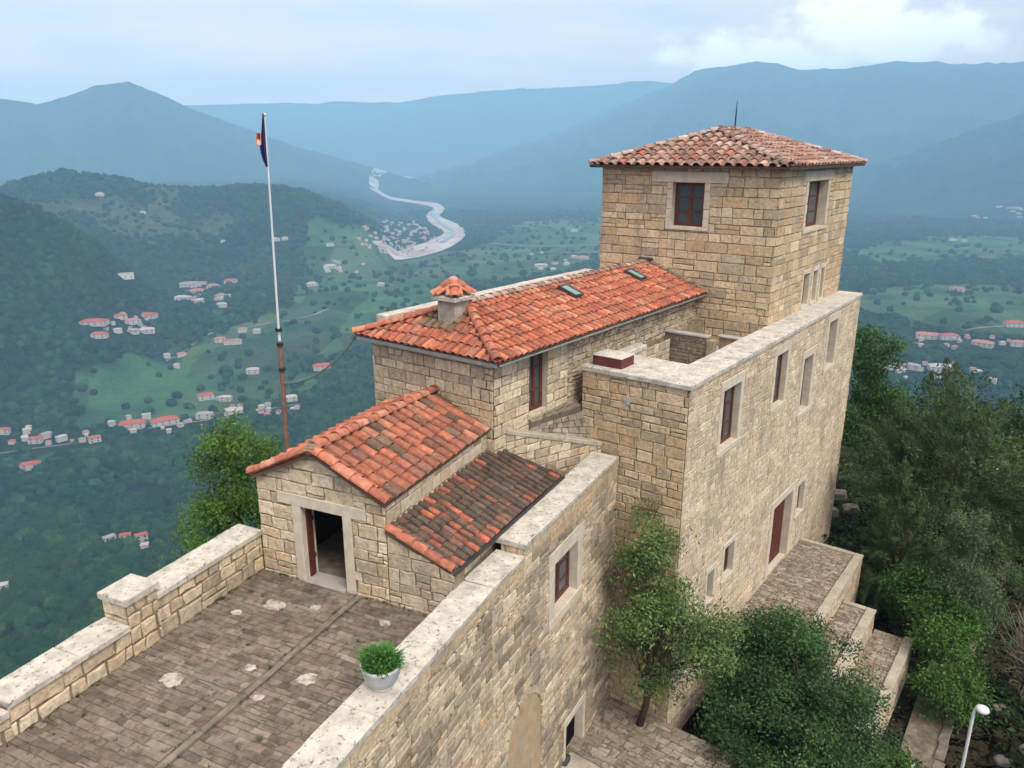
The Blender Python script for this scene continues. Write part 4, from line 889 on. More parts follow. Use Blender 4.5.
def lean_to():
    t = empty('lean_to', T(0, -.9, 0), 'low lean-to with a dark weathered tile roof between gatehouse and long wall', 'lean-to')
    mb = MB(); fo = T(.0, -.0); out = [(.03, -.2), (1.74, -.2), (1.74, 1.13), (.03, 1.86)]
    wall(mb, fo, -T.b, out, (), (), thick=.5, h=.30, lens=(.34, .7), joint=.016, proud=.034, jit=.02, pal='grey', seed=71, split=.12, var=.25); core(mb, T(.05, -1.62), T.a, UP, rect(0, 5.5, .4, 1.13), (), .2, 1, True); stones(mb, T(.05, -1.62), T.a, UP, rect(0, 5.5, .78, 1.13), (), h=.2, lens=(.3, .6), pal='grey', seed=75); mb.build('wall', WM(), t)
    rf = MB(); bed = MB(); z0, z1 = 1.22, 1.95; pts = [T(.02, -1.68, z0), T(6.1, -1.98, z0), T(5.5, -.04, z1), T(-.08, -.04, z1)]
    def tile_tones(u, s, r, k, c):  # redder tiles in one band, darker tiles towards the far end
        if .16 < u < .34 and r.random() < .35: return k*1.1, (.42, .125, .07)
        if u > .62: return k*.8, c
        return k, c
    roof_plane(rf, pts, 'lean', .24, .33, 72, bed, over=.04, grime=tile_tones); r = rf.build('roof', M['old_tile'], t); bed.build('roof_bedding', M['roof_bed'], r)
    cp = MB(); N = (pts[1]-pts[0]).cross(pts[3]-pts[0]).normalized(); ridge_caps(cp, pts[0]+T.a*.05+N*.04, pts[3]+T.a*.05+N*.04, 'house', .13, .38, 73, up=N); cp.build('verge_tile', M['tile'], r)
    g = MB(); g.box(pts[0]-UP*.10-T.b*.02, (pts[1]-pts[0]), -T.b*.06, UP*.07); g.build('gutter', M['lead'], t)
    fl = MB(); fl.slab(T(.4, -.10, 1.76), T.a*4.7, T.b*.16, UP*.16, bev=.04, jit=.02); fl.build('flashing', M['mortar'], t)
lean_to()

# ================================================================== TERRACE, ITS PARAPET AND THE LONG WALL
def terrace():
    mb = MB(); A0 = -10.5
    mb.box(T(A0, -1.85, -8.5), T.a*(-A0+.3), T.b*5.65, UP*8.495, m=1)
    dirt = lambda x, y, r: (.72 if r.random() < .12 else 1)
    stones(mb, T(A0, 3.8, -.005), -T.b, T.a, [(0, 0), (2.86, 0), (2.86, -A0), (0, -A0)], (), h=.16, lens=(.18, .62), joint=.008, proud=.020, jit=.018, split=.10, bev=.007, pal='paver', seed=81, dark=dirt, var=.22)
    stones(mb, T(A0, .70, -.005), -T.b, T.a, [(0, 0), (2.5, 0), (2.5, -A0), (0, -A0)], (), h=.16, lens=(.18, .62), joint=.008, proud=.020, jit=.018, split=.10, bev=.007, pal='paver', seed=82, dark=dirt, var=.22)
    r = random.Random(5)
    for (a, b, s) in ((-4.15, 2.45, .24), (-3.0, .0, .22), (-1.2, 2.4, .25), (-1.8, 3.0, .14), (-.9, 1.45, .13), (-.75, -.35, .13), (-3.85, .5, .11), (-3.2, 1.3, .13)):
        n = 14; ring = []
        for k in range(n): q = s*r.uniform(.72, 1.08); ring.append(T(a+q*.9*math.cos(k/n*6.283), b+q*1.1*math.sin(k/n*6.283), .013))
        mb.add(ring+[p+UP*.012 for p in ring]+[T(a, b, .027)], [(i, (i+1) % n, n+(i+1) % n, n+i) for i in range(n)]+[(n+i, n+(i+1) % n, 2*n) for i in range(n)], m=2)
    tag(mb.build('terrace_paving', [M['paver'], M['joint'], M['lime']]), 'worn brown brick paving of the terrace with pale lime stains', 'terrace', kind='structure')
    k = MB(); x = A0
    while x < -.12: s = min(1.1, -.1-x); k.slab(T(x+.006, .73, -.02), T.a*(s-.012), T.b*.13, UP*.085, bev=.02, jit=.012); x += s
    tag(k.build('kerb_strip', M['concrete_dark']), 'narrow raised kerb running the length of the terrace', 'kerb', kind='structure')
terrace()

def coping_run(cp, o, U, V, Lg, z, th, step, r=random):
    x = 0
    while x < Lg-.02:
        s = min(step*r.uniform(.75, 1.25), Lg-x); s = Lg-x if Lg-x-s < .35 else s
        cp.slab(o+U*(x+.004)+UP*z, U*(s-.008), V, UP*(th+r.uniform(-.008, .006)), bev=.025, jit=.010); x += s
def parapet():
    t = empty('terrace_parapet', T(-4, 4.1, 0), 'stone parapet with white coping and a capped pier along the outer terrace edge', 'parapet wall')
    mb = MB(); bi, th = 3.82, .62
    secs = [(-10.5, -6.5, .50), (-6.5, -3.92, .66), (-3.2, .02, .98)]
    kw = dict(h=.33, lens=(.32, .72), joint=.022, proud=.045, jit=.026, bev=.02, pal='pale', var=.22)
    for i, (a0, a1, z) in enumerate(secs):
        core(mb, T(a0, bi), T.a, UP, rect(0, a1-a0, -.3, z), (), th, 1, True); stones(mb, T(a0, bi), T.a, UP, rect(0, a1-a0, -.02, z), (), seed=91+i, split=.08, **kw)
        core(mb, T(a1, bi+th+.002), -T.a, UP, rect(0, a1-a0, -9, z), (), .1, 1, False); stones(mb, T(a1, bi+th), -T.a, UP, rect(0, a1-a0, -6, z), (), h=.33, lens=(.35, .7), pal='pale', seed=95+i)
    # pier
    a0, a1, z = -3.92, -3.2, 1.24
    core(mb, T(a0, bi-.03), T.a, UP, rect(0, a1-a0, -.3, z), (), th+.06, 1, True); stones(mb, T(a0, bi-.03), T.a, UP, rect(0, a1-a0, -.02, z), (), seed=98, **{**kw, 'lens': (.3, .5)})
    stones(mb, T(a0, bi+th+.03), -T.b, UP, rect(0, th+.03, .3, z), (), seed=99, **{**kw, 'lens': (.28, .45), 'joint': .012})
    stones(mb, T(a1, bi-.03), T.b, UP, rect(0, th+.03, .9, z), (), seed=100, **{**kw, 'lens': (.28, .45), 'joint': .012})
    mb.build('wall', WM(), t)
    cp = MB()
    for (a0, a1, z) in secs: coping_run(cp, T(a0, bi-.09), T.a, T.b*(th+.16), a1-a0-(.02 if a1 < -1 else 0), z, .14, 1.15)
    cp.build('coping', M['coping'], t)
    c2 = MB(); c2.slab(T(-3.99, bi-.11, 1.24), T.a*.86, T.b*(th+.2), UP*.16, bev=.025, jit=.006); c2.build('pier_cap', M['coping'], t)
parapet()

def long_wall():
    t = empty('long_wall', T(-3, -2.1, -8), 'long high stone retaining wall with white coping running below the terrace', 'retaining wall')
    mb = MB(); ZB = -9.2; kw = dict(h=.25, lens=(.24, .62), joint=.013, proud=.04, jit=.022, bev=.016, pal='rubble', var=.3, split=.16)
    A0 = -10.5; L1 = .45-A0; zc = .68
    o1 = T(A0, -2.42); grim = lambda x, z, r: (.62 if (vnoise(np.array(x*.55), np.array(z*.8), 5) > .62 and r.random() < .8) else 1)
    core(mb, o1, T.a, UP, rect(0, L1, ZB, zc), (), .62, 1, True); stones(mb, o1, T.a, UP, rect(0, L1-.004, ZB, zc-.34), (), seed=101, dark=grim, **kw)
    stones(mb, o1, T.a, UP, rect(0, L1-.004, zc-.34, zc), (), seed=102, h=.33, lens=(.7, 1.5), joint=.01, proud=.03, jit=.008, pal='tower')
    L2 = 8.12; zu = .98; st = 1.62
    op = (3.45, 5.05, -2.02, -.40); dr = (4.5, 5.85, -8.05, -6.45); n0, n1, nt_ = .72, 2.75, -4.6
    a, b = surround('window_surround', t, W2(0, 0), W2.a, op, lint=.44, jamb=.34, sill=.26, ext=.04); c, d = surround('door_surround', t, W2(0, 0), W2.a, dr, lint=.26, jamb=.16, nosill=True)
    arch = [(n0, n1, -9, nt_)]+[(n0+(n1-n0)*.5*(1-math.cos(math.asin(min(1, (k+.5)/8)))), n1-(n1-n0)*.5*(1-math.cos(math.asin(min(1, (k+.5)/8)))), nt_+k*.145, nt_+(k+1)*.145) for k in range(8)]
    out = rect(0, L2, ZB, zc)
    core(mb, W2(0, 0), W2.a, UP, rect(0, st, ZB, zc), (), .62, 1, True); core(mb, W2(st, 0), W2.a, UP, rect(0, L2-st, ZB, zu), [(k[0]-st, k[1]-st, k[2], k[3]) for k in (op, dr)], .62, 1, True)
    stones(mb, W2(0, 0), W2.a, UP, rect(.004, st, ZB, zc-.34), arch, seed=103, dark=grim, **kw); stones(mb, W2(0, 0), W2.a, UP, rect(.004, st-.01, zc-.34, zc), (), seed=104, h=.33, lens=(.7, 1.5), joint=.01, proud=.03, jit=.008, pal='tower')
    stones(mb, W2(0, 0), W2.a, UP, rect(st, L2, ZB, zc-.34), arch+[a, b, c, d], seed=103, dark=grim, **kw); stones(mb, W2(0, 0), W2.a, UP, rect(st+.01, L2, zc-.34, zu), [a, b], seed=105, h=.30, lens=(.5, 1.1), joint=.01, proud=.032, jit=.01, pal='tower')
    stones(mb, W2(st, .6), -W2.b, UP, rect(0, .6, zc, zu), (), seed=106, h=.3, lens=(.3, .5), proud=.03, pal='tower')
    # ring of rough stones round the blind arch
    r = random.Random(8); cx = (n0+n1)/2; rx = (n1-n0)/2
    for k in range(13):
        t0 = math.pi*k/13+.02; t1 = math.pi*(k+1)/13-.02; q = []
        for tt, s in ((t0, 1.0), (t1, 1.0), (t1, 1.13+r.uniform(0, .08)), (t0, 1.13+r.uniform(0, .08))): q.append(W2(cx-rx*s*math.cos(tt), 0, nt_+1.16*s*math.sin(tt)))
        n = -W2.b; ctr = sum(q, Vector())/4; cc = PAL['pale'][r.randrange(7)]
        mb.add(q+[p.lerp(ctr, .1)+n*.05 for p in q], [(7, 6, 5, 4)]+[(i, i+4, (i+1) % 4+4, (i+1) % 4) for i in range(4)], cc)
    mb.build('wall', WM(), t)
    # ochre plaster closing the arch
    pl = MB(); n = 20; ring = [W2(n0+.01, -.012, -8.9), W2(n1-.01, -.012, -8.9)]+[W2(cx+rx*random.uniform(.93, 1.04)*math.cos(math.pi*i/n), -.012, nt_+1.15*random.uniform(.94, 1.03)*math.sin(math.pi*i/n)) for i in range(n+1)]
    m = len(ring); pl.add(ring+[p+W2.b*.05 for p in ring], [tuple(range(m))[::-1]]+[(i, (i+1) % m, (i+1) % m+m, i+m) for i in range(m)]); pl.build('blind_arch', M['plaster'], t)
    window(t, W2(0, 0), W2.a, op, .26, 2, 3); q = MB(); q.box(W2(dr[0], .26, dr[2]), W2.a*(dr[1]-dr[0]), W2.b*.1, UP*(dr[3]-dr[2])); q.build('shade_panel', M['dark'], t)  # black panel closes the low doorway, shade painted as colour
    cp = MB(); v1 = T.b*.80; coping_run(cp, o1-T.b*.07, T.a, v1, L1, zc, .13, 1.3); coping_run(cp, W2(.02, -.07), W2.a, W2.b*.80, st-.06, zc, .13, 1.3)
    coping_run(cp, W2(st-.05, -.08), W2.a, W2.b*.84, L2-st-.15, zu, .14, 1.35); cp.build('coping', M['coping'], t)
long_wall()

def weeds():
    rng = np.random.default_rng(6); V = []; F = []; Tn = []
    spots = [(rng.uniform(-9, -.1), 3.74+rng.normal()*.04) for _ in range(70)]+[(rng.uniform(-9, -.2), rng.choice([.70, .89])+rng.normal()*.02) for _ in range(55)]+[(-.06+rng.normal()*.03, rng.choice([rng.uniform(-1.6, 1.0), rng.uniform(2.6, 3.6)])) for _ in range(35)]+[(rng.uniform(-9, -.3), rng.uniform(-1.6, 3.6)) for _ in range(50)]
    for a, b in spots:
        o = np.array(T(a, b, .01)); sz = rng.uniform(.02, .075)
        for k in range(int(rng.integers(8, 22))):
            t = rng.uniform(0, 6.283); d = np.array([math.cos(t), math.sin(t), 0]); wv = np.array([-d[1], d[0], 0])*sz*.10; q = o+d*sz*.3*rng.random(); e = q+d*sz*rng.uniform(.3, 1.2)+np.array([0, 0, sz*rng.uniform(.4, 1.3)]); n = len(V)
            V += [q-wv, q+wv, e+wv*.3, e-wv*.3]; F.append((n, n+1, n+2, n+3)); c = rng.uniform(.6, 1.4); Tn.append((.07*c, .085*c, .03*c, 1))
    tag(np_mesh('weeds', V, F, M['leaf'], Tn), 'little weeds growing in the joints and along the walls of the terrace', 'weeds', kind='stuff')
weeds()
def flower_pot():
    o = T(-3.36, -2.07, .815); t = empty('potted_plant', o, 'bushy green plant in a round grey pot on the long wall coping', 'potted plant')
    m = MB(); m.lathe(o, [(0, 0), (.155, 0), (.165, .03), (.16, .05), (.17, .06), (.235, .20), (.262, .34), (.27, .36), (.272, .40), (.25, .405), (.24, .37), (.232, .33), (0, .33)], 32); m.build('pot', M['pot'], t, True)
    m = MB(); m.lathe(o+UP*.318, [(0, .035), (.12, .03), (.236, .012)], 20); m.build('soil', M['soil'], t)
    rng = np.random.default_rng(2); V = []; F = []; Tn = []
    for i in range(620):
        a = rng.uniform(0, 6.283); s = rng.uniform(0, 1)**.6; r0 = .15*s; h = rng.uniform(.14, .36)*(1-.3*s); out = .34*s*rng.uniform(.6, 1.15)
        p0 = np.array([r0*math.cos(a), r0*math.sin(a), .33]); p1 = np.array([out*math.cos(a)*.8, out*math.sin(a)*.8, .33+h*.75]); p2 = np.array([out*math.cos(a)*1.12, out*math.sin(a)*1.12, .33+h*.9])
        w = np.array([-math.sin(a), math.cos(a), 0])*rng.uniform(.006, .013); b = len(V); V += [p0-w*.5, p0+w*.5, p1+w, p1-w, p2+w*.15, p2-w*.15]; F += [(b, b+1, b+2, b+3), (b+3, b+2, b+4, b+5)]
        k = rng.uniform(.6, 1.5); c = np.array([.055, .15, .028])*k; Tn += [(*c, 1), (*c*1.2, 1)]
        for j in range(8):
            q = p0+(p1-p0)*rng.uniform(.3, 1.1)+rng.normal(size=3)*.02; u = rng.normal(size=3); u /= np.linalg.norm(u); v = np.cross(u, rng.normal(size=3)); v /= np.linalg.norm(v); sz = rng.uniform(.014, .030); b = len(V)
            V += [q-u*sz, q+v*sz*.5, q+u*sz, q-v*sz*.5]; F.append((b, b+1, b+2, b+3)); k = rng.uniform(.6, 1.6); Tn.append((.06*k, .16*k, .03*k, 1))
    np_mesh('foliage', np.array(V)+np.array(o), F, M['leaf'], Tn, t); t.scale = (1.4, 1.4, 1.2)
flower_pot()

def flagpole():
    b, m_, e = Vector((-7.2, 23, -7)), Vector((-7.13, 23, 4.6)), Vector((-6.98, 23, 11.12)); x = empty('flagpole', b, 'tall thin flagpole with a rusty lower mast behind the gatehouse', 'flagpole')
    m = MB(); m.tube([b, Vector((-7.2, 23, 1.2)), m_], [.085, .075, .07], 10); m.build('lower_mast', M['pole_wood'], x)
    m = MB(); m.tube([m_+Vector((0, -.02, -.5)), m_+Vector((0, 0, .4)), e], [.045, .036, .022], 10); m.lathe(e, [(.0, .09), (.04, .06), (.045, .02), (.02, -.02)], 10); m.build('pole', M['white_metal'], x)
    m = MB()
    for z in (-.1, -.9, .35): m = MB(); m.lathe(m_+Vector((0, -.02, z)), [(.09, -.05), (.105, -.05), (.105, .05), (.09, .05)], 12); m.build('clamp', M['iron'], x)
    f = empty('flag', e, 'dark blue flag with an orange and pale badge hanging limp from the pole top', 'flag')
    n, k = 22, 7; V = []; F = []
    prof = [(0, .01), (.08, .05), (.2, .07), (.35, .12), (.5, .17), (.62, .2), (.75, .17), (.87, .13), (.95, .07), (1, .03)]
    for i in range(n+1):
        s = i/n; w = np.interp(s, [p[0] for p in prof], [p[1] for p in prof])
        for j in range(k+1):
            q = j/k; V.append((e.x-.03-w*q*.72+.05*s*0, e.y-.05+.07*math.sin(q*9+s*3)*(.4+s), e.z+.08-s*1.42-.06*q))
    for i in range(n):
        for j in range(k): a = i*(k+1)+j; F.append((a, a+1, a+k+2, a+k+1))
    o = np_mesh('cloth', V, F, M['flag_blue'], parent=f, smooth=True); so = o.modifiers.new('thick', 'SOLIDIFY'); so.thickness = .012
    m = MB(); c = e+Vector((-.23, -.14, -.62))
    def patch(pts, y, mm, nm):
        q = MB(); P = [c+Vector((px_, y, pz)) for px_, pz in pts]; kk = len(P); q.add(P+[p+Vector((0, .012, 0)) for p in P], [tuple(range(kk)), tuple(range(kk, 2*kk))[::-1]]+[(i, i+kk, (i+1) % kk+kk, (i+1) % kk) for i in range(kk)]); q.build(nm, M[mm], f)
    patch([(-.04, -.18), (.10, -.16), (.12, .12), (.06, .17), (.0, .15), (-.03, .03)], 0, 'flag_orange', 'badge'); patch([(-.02, -.15), (.08, -.16), (.09, -.05), (0, -.03)], -.013, 'flag_pale', 'badge_field'); patch([(.0, .02), (.09, .0), (.09, .15), (.03, .17)], -.014, 'flag_red', 'badge_crest')
    r = MB(); p0 = Vector((-7.15, 22.95, 3.25)); p1 = W(-4.3, 9.2, 4.72); pts = []
    for i in range(21): s = i/20; pts.append(p0.lerp(p1, s)+Vector((0, 0, -.42*4*s*(1-s))))
    r.tube(pts, .035, 7); tag(r.build('guy_rope', M['rope']), 'slack dark rope strung from the flagpole to the house eave', 'rope')
flagpole()

# ================================================================== LOWER COURT, PLATFORMS, PATH
def lower_ground():
    def pave(mb, O, w, l, U, V, h=.3, lens=(.25, .6), pal='cobble', seed=1):
        stones(mb, O, U, V, rect(0, w, 0, l), (), h=h, lens=lens, joint=.014, proud=.022, jit=.03, bev=.01, pal=pal, seed=seed, split=.25, var=.3)
    mb = MB(); a0, a1, b0, b1 = -9, -.03, -2.42, 3.4
    mb.box(W(a0, b0, -9.6), W.a*(a1-a0), W.b*(b1-b0), UP*1.69, m=1); pave(mb, W(a0, b1-.8, -7.91), b1-.8-b0, a1-a0, -W.b, W.a, seed=201)
    tag(mb.build('courtyard', [M['paver'], M['joint']]), 'rough stone paving at the foot of the long wall', 'courtyard', kind='structure')
    # platforms stepping down from the red door
    specs = [('paved landing in front of the red door, topmost of the stepped platforms', 4.6, 13.25, -2.72, -.03, -6.82), ('narrow middle platform stepping down beside the door landing', 4.6, 10.45, -3.98, -2.73, -7.62), ('lowest and outermost of the stepped stone platforms, above the path', 3.9, 10.9, -5.42, -3.99, -8.62)]
    for i, (lab, a0, a1, b0, b1, z) in enumerate(specs):
        t = empty('stone_platform', W((a0+a1)/2, (b0+b1)/2, -10), lab, 'platform', 'stepped platforms by the red door'); m = MB()
        core(m, W(a0, b0), W.a, UP, rect(0, a1-a0, -11.2, z), (), .3, 1, False); stones(m, W(a0, b0), W.a, UP, rect(.03, a1-a0, -11.2, z), (), h=.25, lens=(.25, .6), pal='rubble', seed=210+i, jit=.02)
        core(m, W(a1, b0), W.b, UP, rect(0, b1-b0, -11.2, z), (), .3, 1, False); core(m, W(a0, b1), -W.b, UP, rect(0, b1-b0, -11.2, z), (), .3, 1, False)
        stones(m, W(a0, b1), -W.b, UP, rect(0, b1-b0, -11.2, z), (), h=.25, lens=(.25, .6), pal='rubble', seed=230+i, jit=.02)
        m.build('wall', WM(), t); m = MB(); m.box(W(a0+.01, b0+.01, z-.5), W.a*(a1-a0-.02), W.b*(b1-b0-.02), UP*.49, m=1); pave(m, W(a0+.02, b1-.02, z-.01), b1-b0-.3, a1-a0-.05, -W.b, W.a, h=.22, lens=(.2, .45), seed=220+i); m.build('paving', [M['paver'], M['joint']], t)
        c = MB(); coping_run(c, W(a0, b0-.05), W.a, W.b*.36, a1-a0+.05, z, .10, 1.1)
        if i < 2: coping_run(c, W(a1-.16, b0+.33), W.b, W.a*.22, b1-b0-.36, z, .09, 1.0)
        c.build('kerb', M['coping_dim'], t)
    p = MB(); n = 26; V = []
    for i in range(n+1):
        a = -3+i*1.3; bc = -7.0+.5*math.sin(a*.12)-.01*a
        for b in (-.62, -.2, .2, .62): q = W(a, bc+b); V.append((q.x, q.y, float(height(q.x, q.y))+.10))
    F = [(i*4+j, i*4+j+1, i*4+j+5, i*4+j+4) for i in range(n) for j in range(3)]
    tag(np_mesh('path', V, F, M['gravel_path'], smooth=True), 'gravel path running below the stepped platforms', 'path', kind='structure')
    k = MB(); r = random.Random(3)
    for i in range(24):
        a = -2+i*1.1; bc = -7.75+.5*math.sin(a*.12)-.01*a; q = W(a, bc); k.slab(q+UP*(float(height(q.x, q.y))-.1), W.a*1.06, W.b*.34, UP*.26, bev=.03, jit=.025)
    tag(k.build('kerb_strip', M['concrete_dark']), 'grey stone kerb along the gravel path', 'kerb', kind='structure')
    # loose pale stones on the dark soil beyond the path
    for i, (a, b, s, lab) in enumerate(((7.0, -8.9, .38, 'largest flat pale boulder lying beside the path'), (8.6, -9.1, .3, 'rounded pale boulder lying behind the flat one near the path'), (11.5, -8.7, .3, 'small pale boulder farthest up beside the kerb of the path'), (5.0, -9.2, .2, 'smallest pale boulder lying nearest the street lamp'), (9.9, -9.8, .34, 'broken grey boulder on dark soil in front of the bare shrub'))):
        rock(W(a, b), s, lab, 300+i, 'boulders by the path')
    for i, (a, b, s, lab) in enumerate(((19.6, .4, .5, 'pale rock against the far corner of the stone wing'), (20.6, -.5, .42, 'lower pale rock right of the rock at the wing corner'), (21.8, .6, .6, 'largest pale rock in the heap behind the stone wing'))): rock(W(a, b), s, lab, 320+i, 'rocks behind the stone wing', .9)
def rock(p, s, lab, seed, grp, lift=0):
    import bmesh
    b = bmesh.new(); bmesh.ops.create_icosphere(b, subdivisions=3, radius=1); co = np.array([v.co[:] for v in b.verts])
    k = 1+fbm(co[:, 0]*1.3+seed, co[:, 1]*1.3+co[:, 2], 3, seed)*.9+fbm(co[:, 0]*4+seed, co[:, 2]*4, 2, seed+3)*.25; co = np.clip(co*k[:, None], -.8, .8)*np.array([1.2, .85, .6])*s
    f = [p_.vertices[:] for p_ in []] or [[v.index for v in q.verts] for q in b.faces]; z = float(height(p.x, p.y))+lift; co = co+np.array([p.x, p.y, z+.2*s]); b.free()
    np_mesh_o = np_mesh('boulder', co, f, M['rock'], [(.23, .205, .17, 1)]*len(f)); tag(np_mesh_o, lab, 'boulder', grp)
lower_ground()
def small_things():
    o = W(-3.95, .35, -7.9); m = MB(); m.slab(o, W.a*.75, W.b*1.35, UP*.22, bev=.03, jit=.02); tag(m.build('stone_step', M['coping_dim']), 'pale flat stone step lying on the lower paving by the wall', 'step')
    # limp sack at the foot of the wall
    rng = np.random.default_rng(5); import bmesh
    b = bmesh.new(); bmesh.ops.create_icosphere(b, subdivisions=4, radius=1); co = np.array([v.co[:] for v in b.verts]); k = 1+fbm(co[:, 0]*2+3, co[:, 1]*2+co[:, 2]*2, 4, 8)*.7; co = co*k[:, None]; co[:, 2] = np.maximum(co[:, 2], -.5)*.55; co *= .33
    f = [[v.index for v in q.verts] for q in b.faces]; b.free(); p = W(-3.7, 1.8, -7.72); sk = empty('canvas_sack', p, 'dark grey sack slumped on the paving at the foot of the long wall', 'sack'); np_mesh('body', co+np.array(p), f, M['canvas'], parent=sk, smooth=True)
    m = MB(); m.lathe(p+Vector((.05, -.1, .16)), [(.05, 0), (.06, .06), (.04, .1), (.09, .16), (.05, .17)], 12); m.build('tied_neck', M['coping'], sk)
    # street lamp
    x, y = 13.68, 19.0; zb = float(height(x, y)); zt = -5.55; t = empty('street_lamp', (x, y, zb), 'slim white street lamp standing beside the gravel path', 'street lamp'); P = Vector((x, y, 0))
    m = MB(); m.tube([P+UP*(zb-.2), P+UP*(zb+1.1)], .075, 12); m.lathe(P+UP*(zb), [(.16, 0), (.16, .05), (.09, .09), (.08, .3)], 14); m.build('base', M['white_metal'], t)
    m = MB(); m.tube([P+UP*(zb+1.1), P+UP*(zt-.25), P+Vector((.02, -.01, zt-.08)), P+Vector((.06, -.03, zt)), P+Vector((.13, -.06, zt+.01))], [.055, .045, .042, .036, .03], 12); m.build('pole', M['white_metal'], t)
    m = MB(); c = P+Vector((.18, -.08, zt-.02)); m.lathe(c, [(0, .11), (.09, .10), (.17, .05), (.19, -.02), (.17, -.05), (.02, -.05)], 18); h = m.build('lamp_head', M['white_metal'], t, True)
    m = MB(); m.lathe(c, [(0, -.10), (.08, -.095), (.14, -.052)], 16); m.build('lens', M['skyglass'], h)
    x, y = 13.35, 20.9; zb = float(height(x, y)); t = empty('bollard', (x, y, zb), 'short white bollard post at the edge of the path', 'bollard'); m = MB(); m.lathe((x, y, zb-.1), [(.09, 0), (.09, 1.12), (.075, 1.18), (0, 1.19)], 16); m.build('post', M['white_metal'], t); m = MB(); m.lathe((x, y, zb+.75), [(.092, 0), (.096, .01), (.096, .12), (.092, .13)], 16); m.build('band', M['iron'], t)
    # low wall across the slope to the far right
    t = empty('boundary_wall', (36, 52, -12), 'low brown stone wall among the trees on the right slope', 'wall'); m = MB(); U = Vector((.93, -.36, 0)); o = Vector((29.5, 52.5, 0)); core(m, o, U, UP, rect(0, 16, -16, -11.6), (), .4, 1, True); stones(m, o, U, UP, rect(0, 16, -14, -11.6), (), h=.35, lens=(.4, .9), pal='rubble', seed=401, jit=.02); m.build('wall', WM(), t); m = MB(); coping_run(m, o+U.cross(UP)*.05, U, -U.cross(UP)*.5, 16, -11.6, .12, 1.4); m.build('coping', M['coping_dim'], t)
small_things()

# ================================================================== TREES NEAR THE BUILDINGS
def tree(name, base, blobs, n, leaf, colr, label, cat='tree', group=None, asp=.5, clump=.34, nc=110, trunk=.14, limbs=22, seed=1, reject=None, spray=0, bark='bark', up=.35, shell=2.4, lean=(0, 0), hang=0., varc=.3):
    rng = np.random.default_rng(seed); base = np.array([base[0], base[1], base[2] if len(base) > 2 else float(height(base[0], base[1]))])
    t = empty(name, base, label, cat, group); B = np.array(blobs, float); vol = B[:, 3]*B[:, 4]*B[:, 5]; vol = vol**.75
    w = rng.choice(len(B), nc*2, p=vol/vol.sum()); d = rng.normal(size=(nc*2, 3)); d /= np.linalg.norm(d, axis=1)[:, None]
    rad = rng.random(nc*2)**(1/shell); C0 = B[w, :3]+d*rad[:, None]*B[w, 3:6]; cen = (B[:, :3]*vol[:, None]).sum(0)/vol.sum()
    lump = fbm(C0[:, 0]*.9+seed, C0[:, 1]*.9+C0[:, 2]*1.1, 3, seed); C0 = C0[lump > np.quantile(lump, .28)][:nc]
    D = C0-cen; D /= np.linalg.norm(D, axis=1)[:, None]+1e-6; m = len(C0)
    k = rng.integers(0, m, n); tone = rng.uniform(1-varc, 1+varc, m)
    if spray:
        s = rng.random(n); dirs = D+np.array([0, 0, up])+rng.normal(size=(m, 3))*.35; dirs /= np.linalg.norm(dirs, axis=1)[:, None]
        P = C0[k]+dirs[k]*(s*spray*rng.uniform(.6, 1.2, m)[k])[:, None]+np.array([0, 0, -hang])*(s**2)[:, None]+rng.normal(size=(n, 3))*(clump*(1-.8*s))[:, None]
        u = dirs[k]*1.0+rng.normal(size=(n, 3))*.55
    else:
        P = C0[k]+rng.normal(size=(n, 3))*clump*np.array([1, 1, .75]); u = rng.normal(size=(n, 3)); u[:, 2] -= hang
    u /= np.linalg.norm(u, axis=1)[:, None]; nrm = D[k]*.5+np.array([0, 0, up])+rng.normal(size=(n, 3))*.55; v = np.cross(nrm, u); v /= np.linalg.norm(v, axis=1)[:, None]+1e-9
    keep = P[:, 2] > base[2]+.1
    if reject is not None: keep &= ~reject(P)
    P, u, v, k = P[keep], u[keep], v[keep], k[keep]; q = len(P); L = leaf*rng.uniform(.65, 1.3, (q, 1))
    V = np.stack([P-u*L*.5, P+v*L*asp*.5, P+u*L*.5, P-v*L*asp*.5], 1).reshape(-1, 3); F = np.arange(q*4).reshape(q, 4)
    c = np.array(colr)[None]*(tone[k]*rng.uniform(.75, 1.25, q))[:, None]*np.array([1, 1, 1])[None]; yel = rng.random(q) < .12; c[yel] *= np.array([1.5, 1.25, .9])
    np_mesh('crown', V, F, M['leaf'], np.concatenate([c, np.ones((q, 1))], 1), t)
    mb = MB(); top = cen+np.array([0, 0, B[:, 5].mean()*.25]); b0 = Vector(base)-UP*.3; tp = Vector(top); mid = b0.lerp(tp, .5)+Vector((lean[0]+rng.normal()*.08, lean[1]+rng.normal()*.08, 0))
    path = [b0, b0.lerp(mid, .5)+Vector((rng.normal()*.05, rng.normal()*.05, 0)), mid, mid.lerp(tp, .5)+Vector((rng.normal()*.08, rng.normal()*.08, 0)), tp]; mb.tube(path, [trunk*1.25, trunk, trunk*.85, trunk*.6, trunk*.3], 9)
    for i in rng.choice(m, min(limbs, m), replace=False):
        e = Vector(C0[i])
        if reject is not None and bool(reject(C0[i][None])[0]): continue
        s = rng.uniform(.35, .95); x = s*4; j = min(int(x), 3); p = path[j].lerp(path[j+1], x-j)
        if p.z > e.z: p = path[2].lerp(path[1], rng.random())
        mm = p.lerp(e, .5)+Vector((rng.normal()*.1, rng.normal()*.1, .12)); mb.tube([p, mm, e], [trunk*.38, trunk*.24, trunk*.08], 6)
    mb.build('trunk', M[bark], t, True); return t
G1, G2, G3, G4 = (.045, .095, .022), (.040, .078, .026), (.030, .072, .026), (.070, .125, .028)
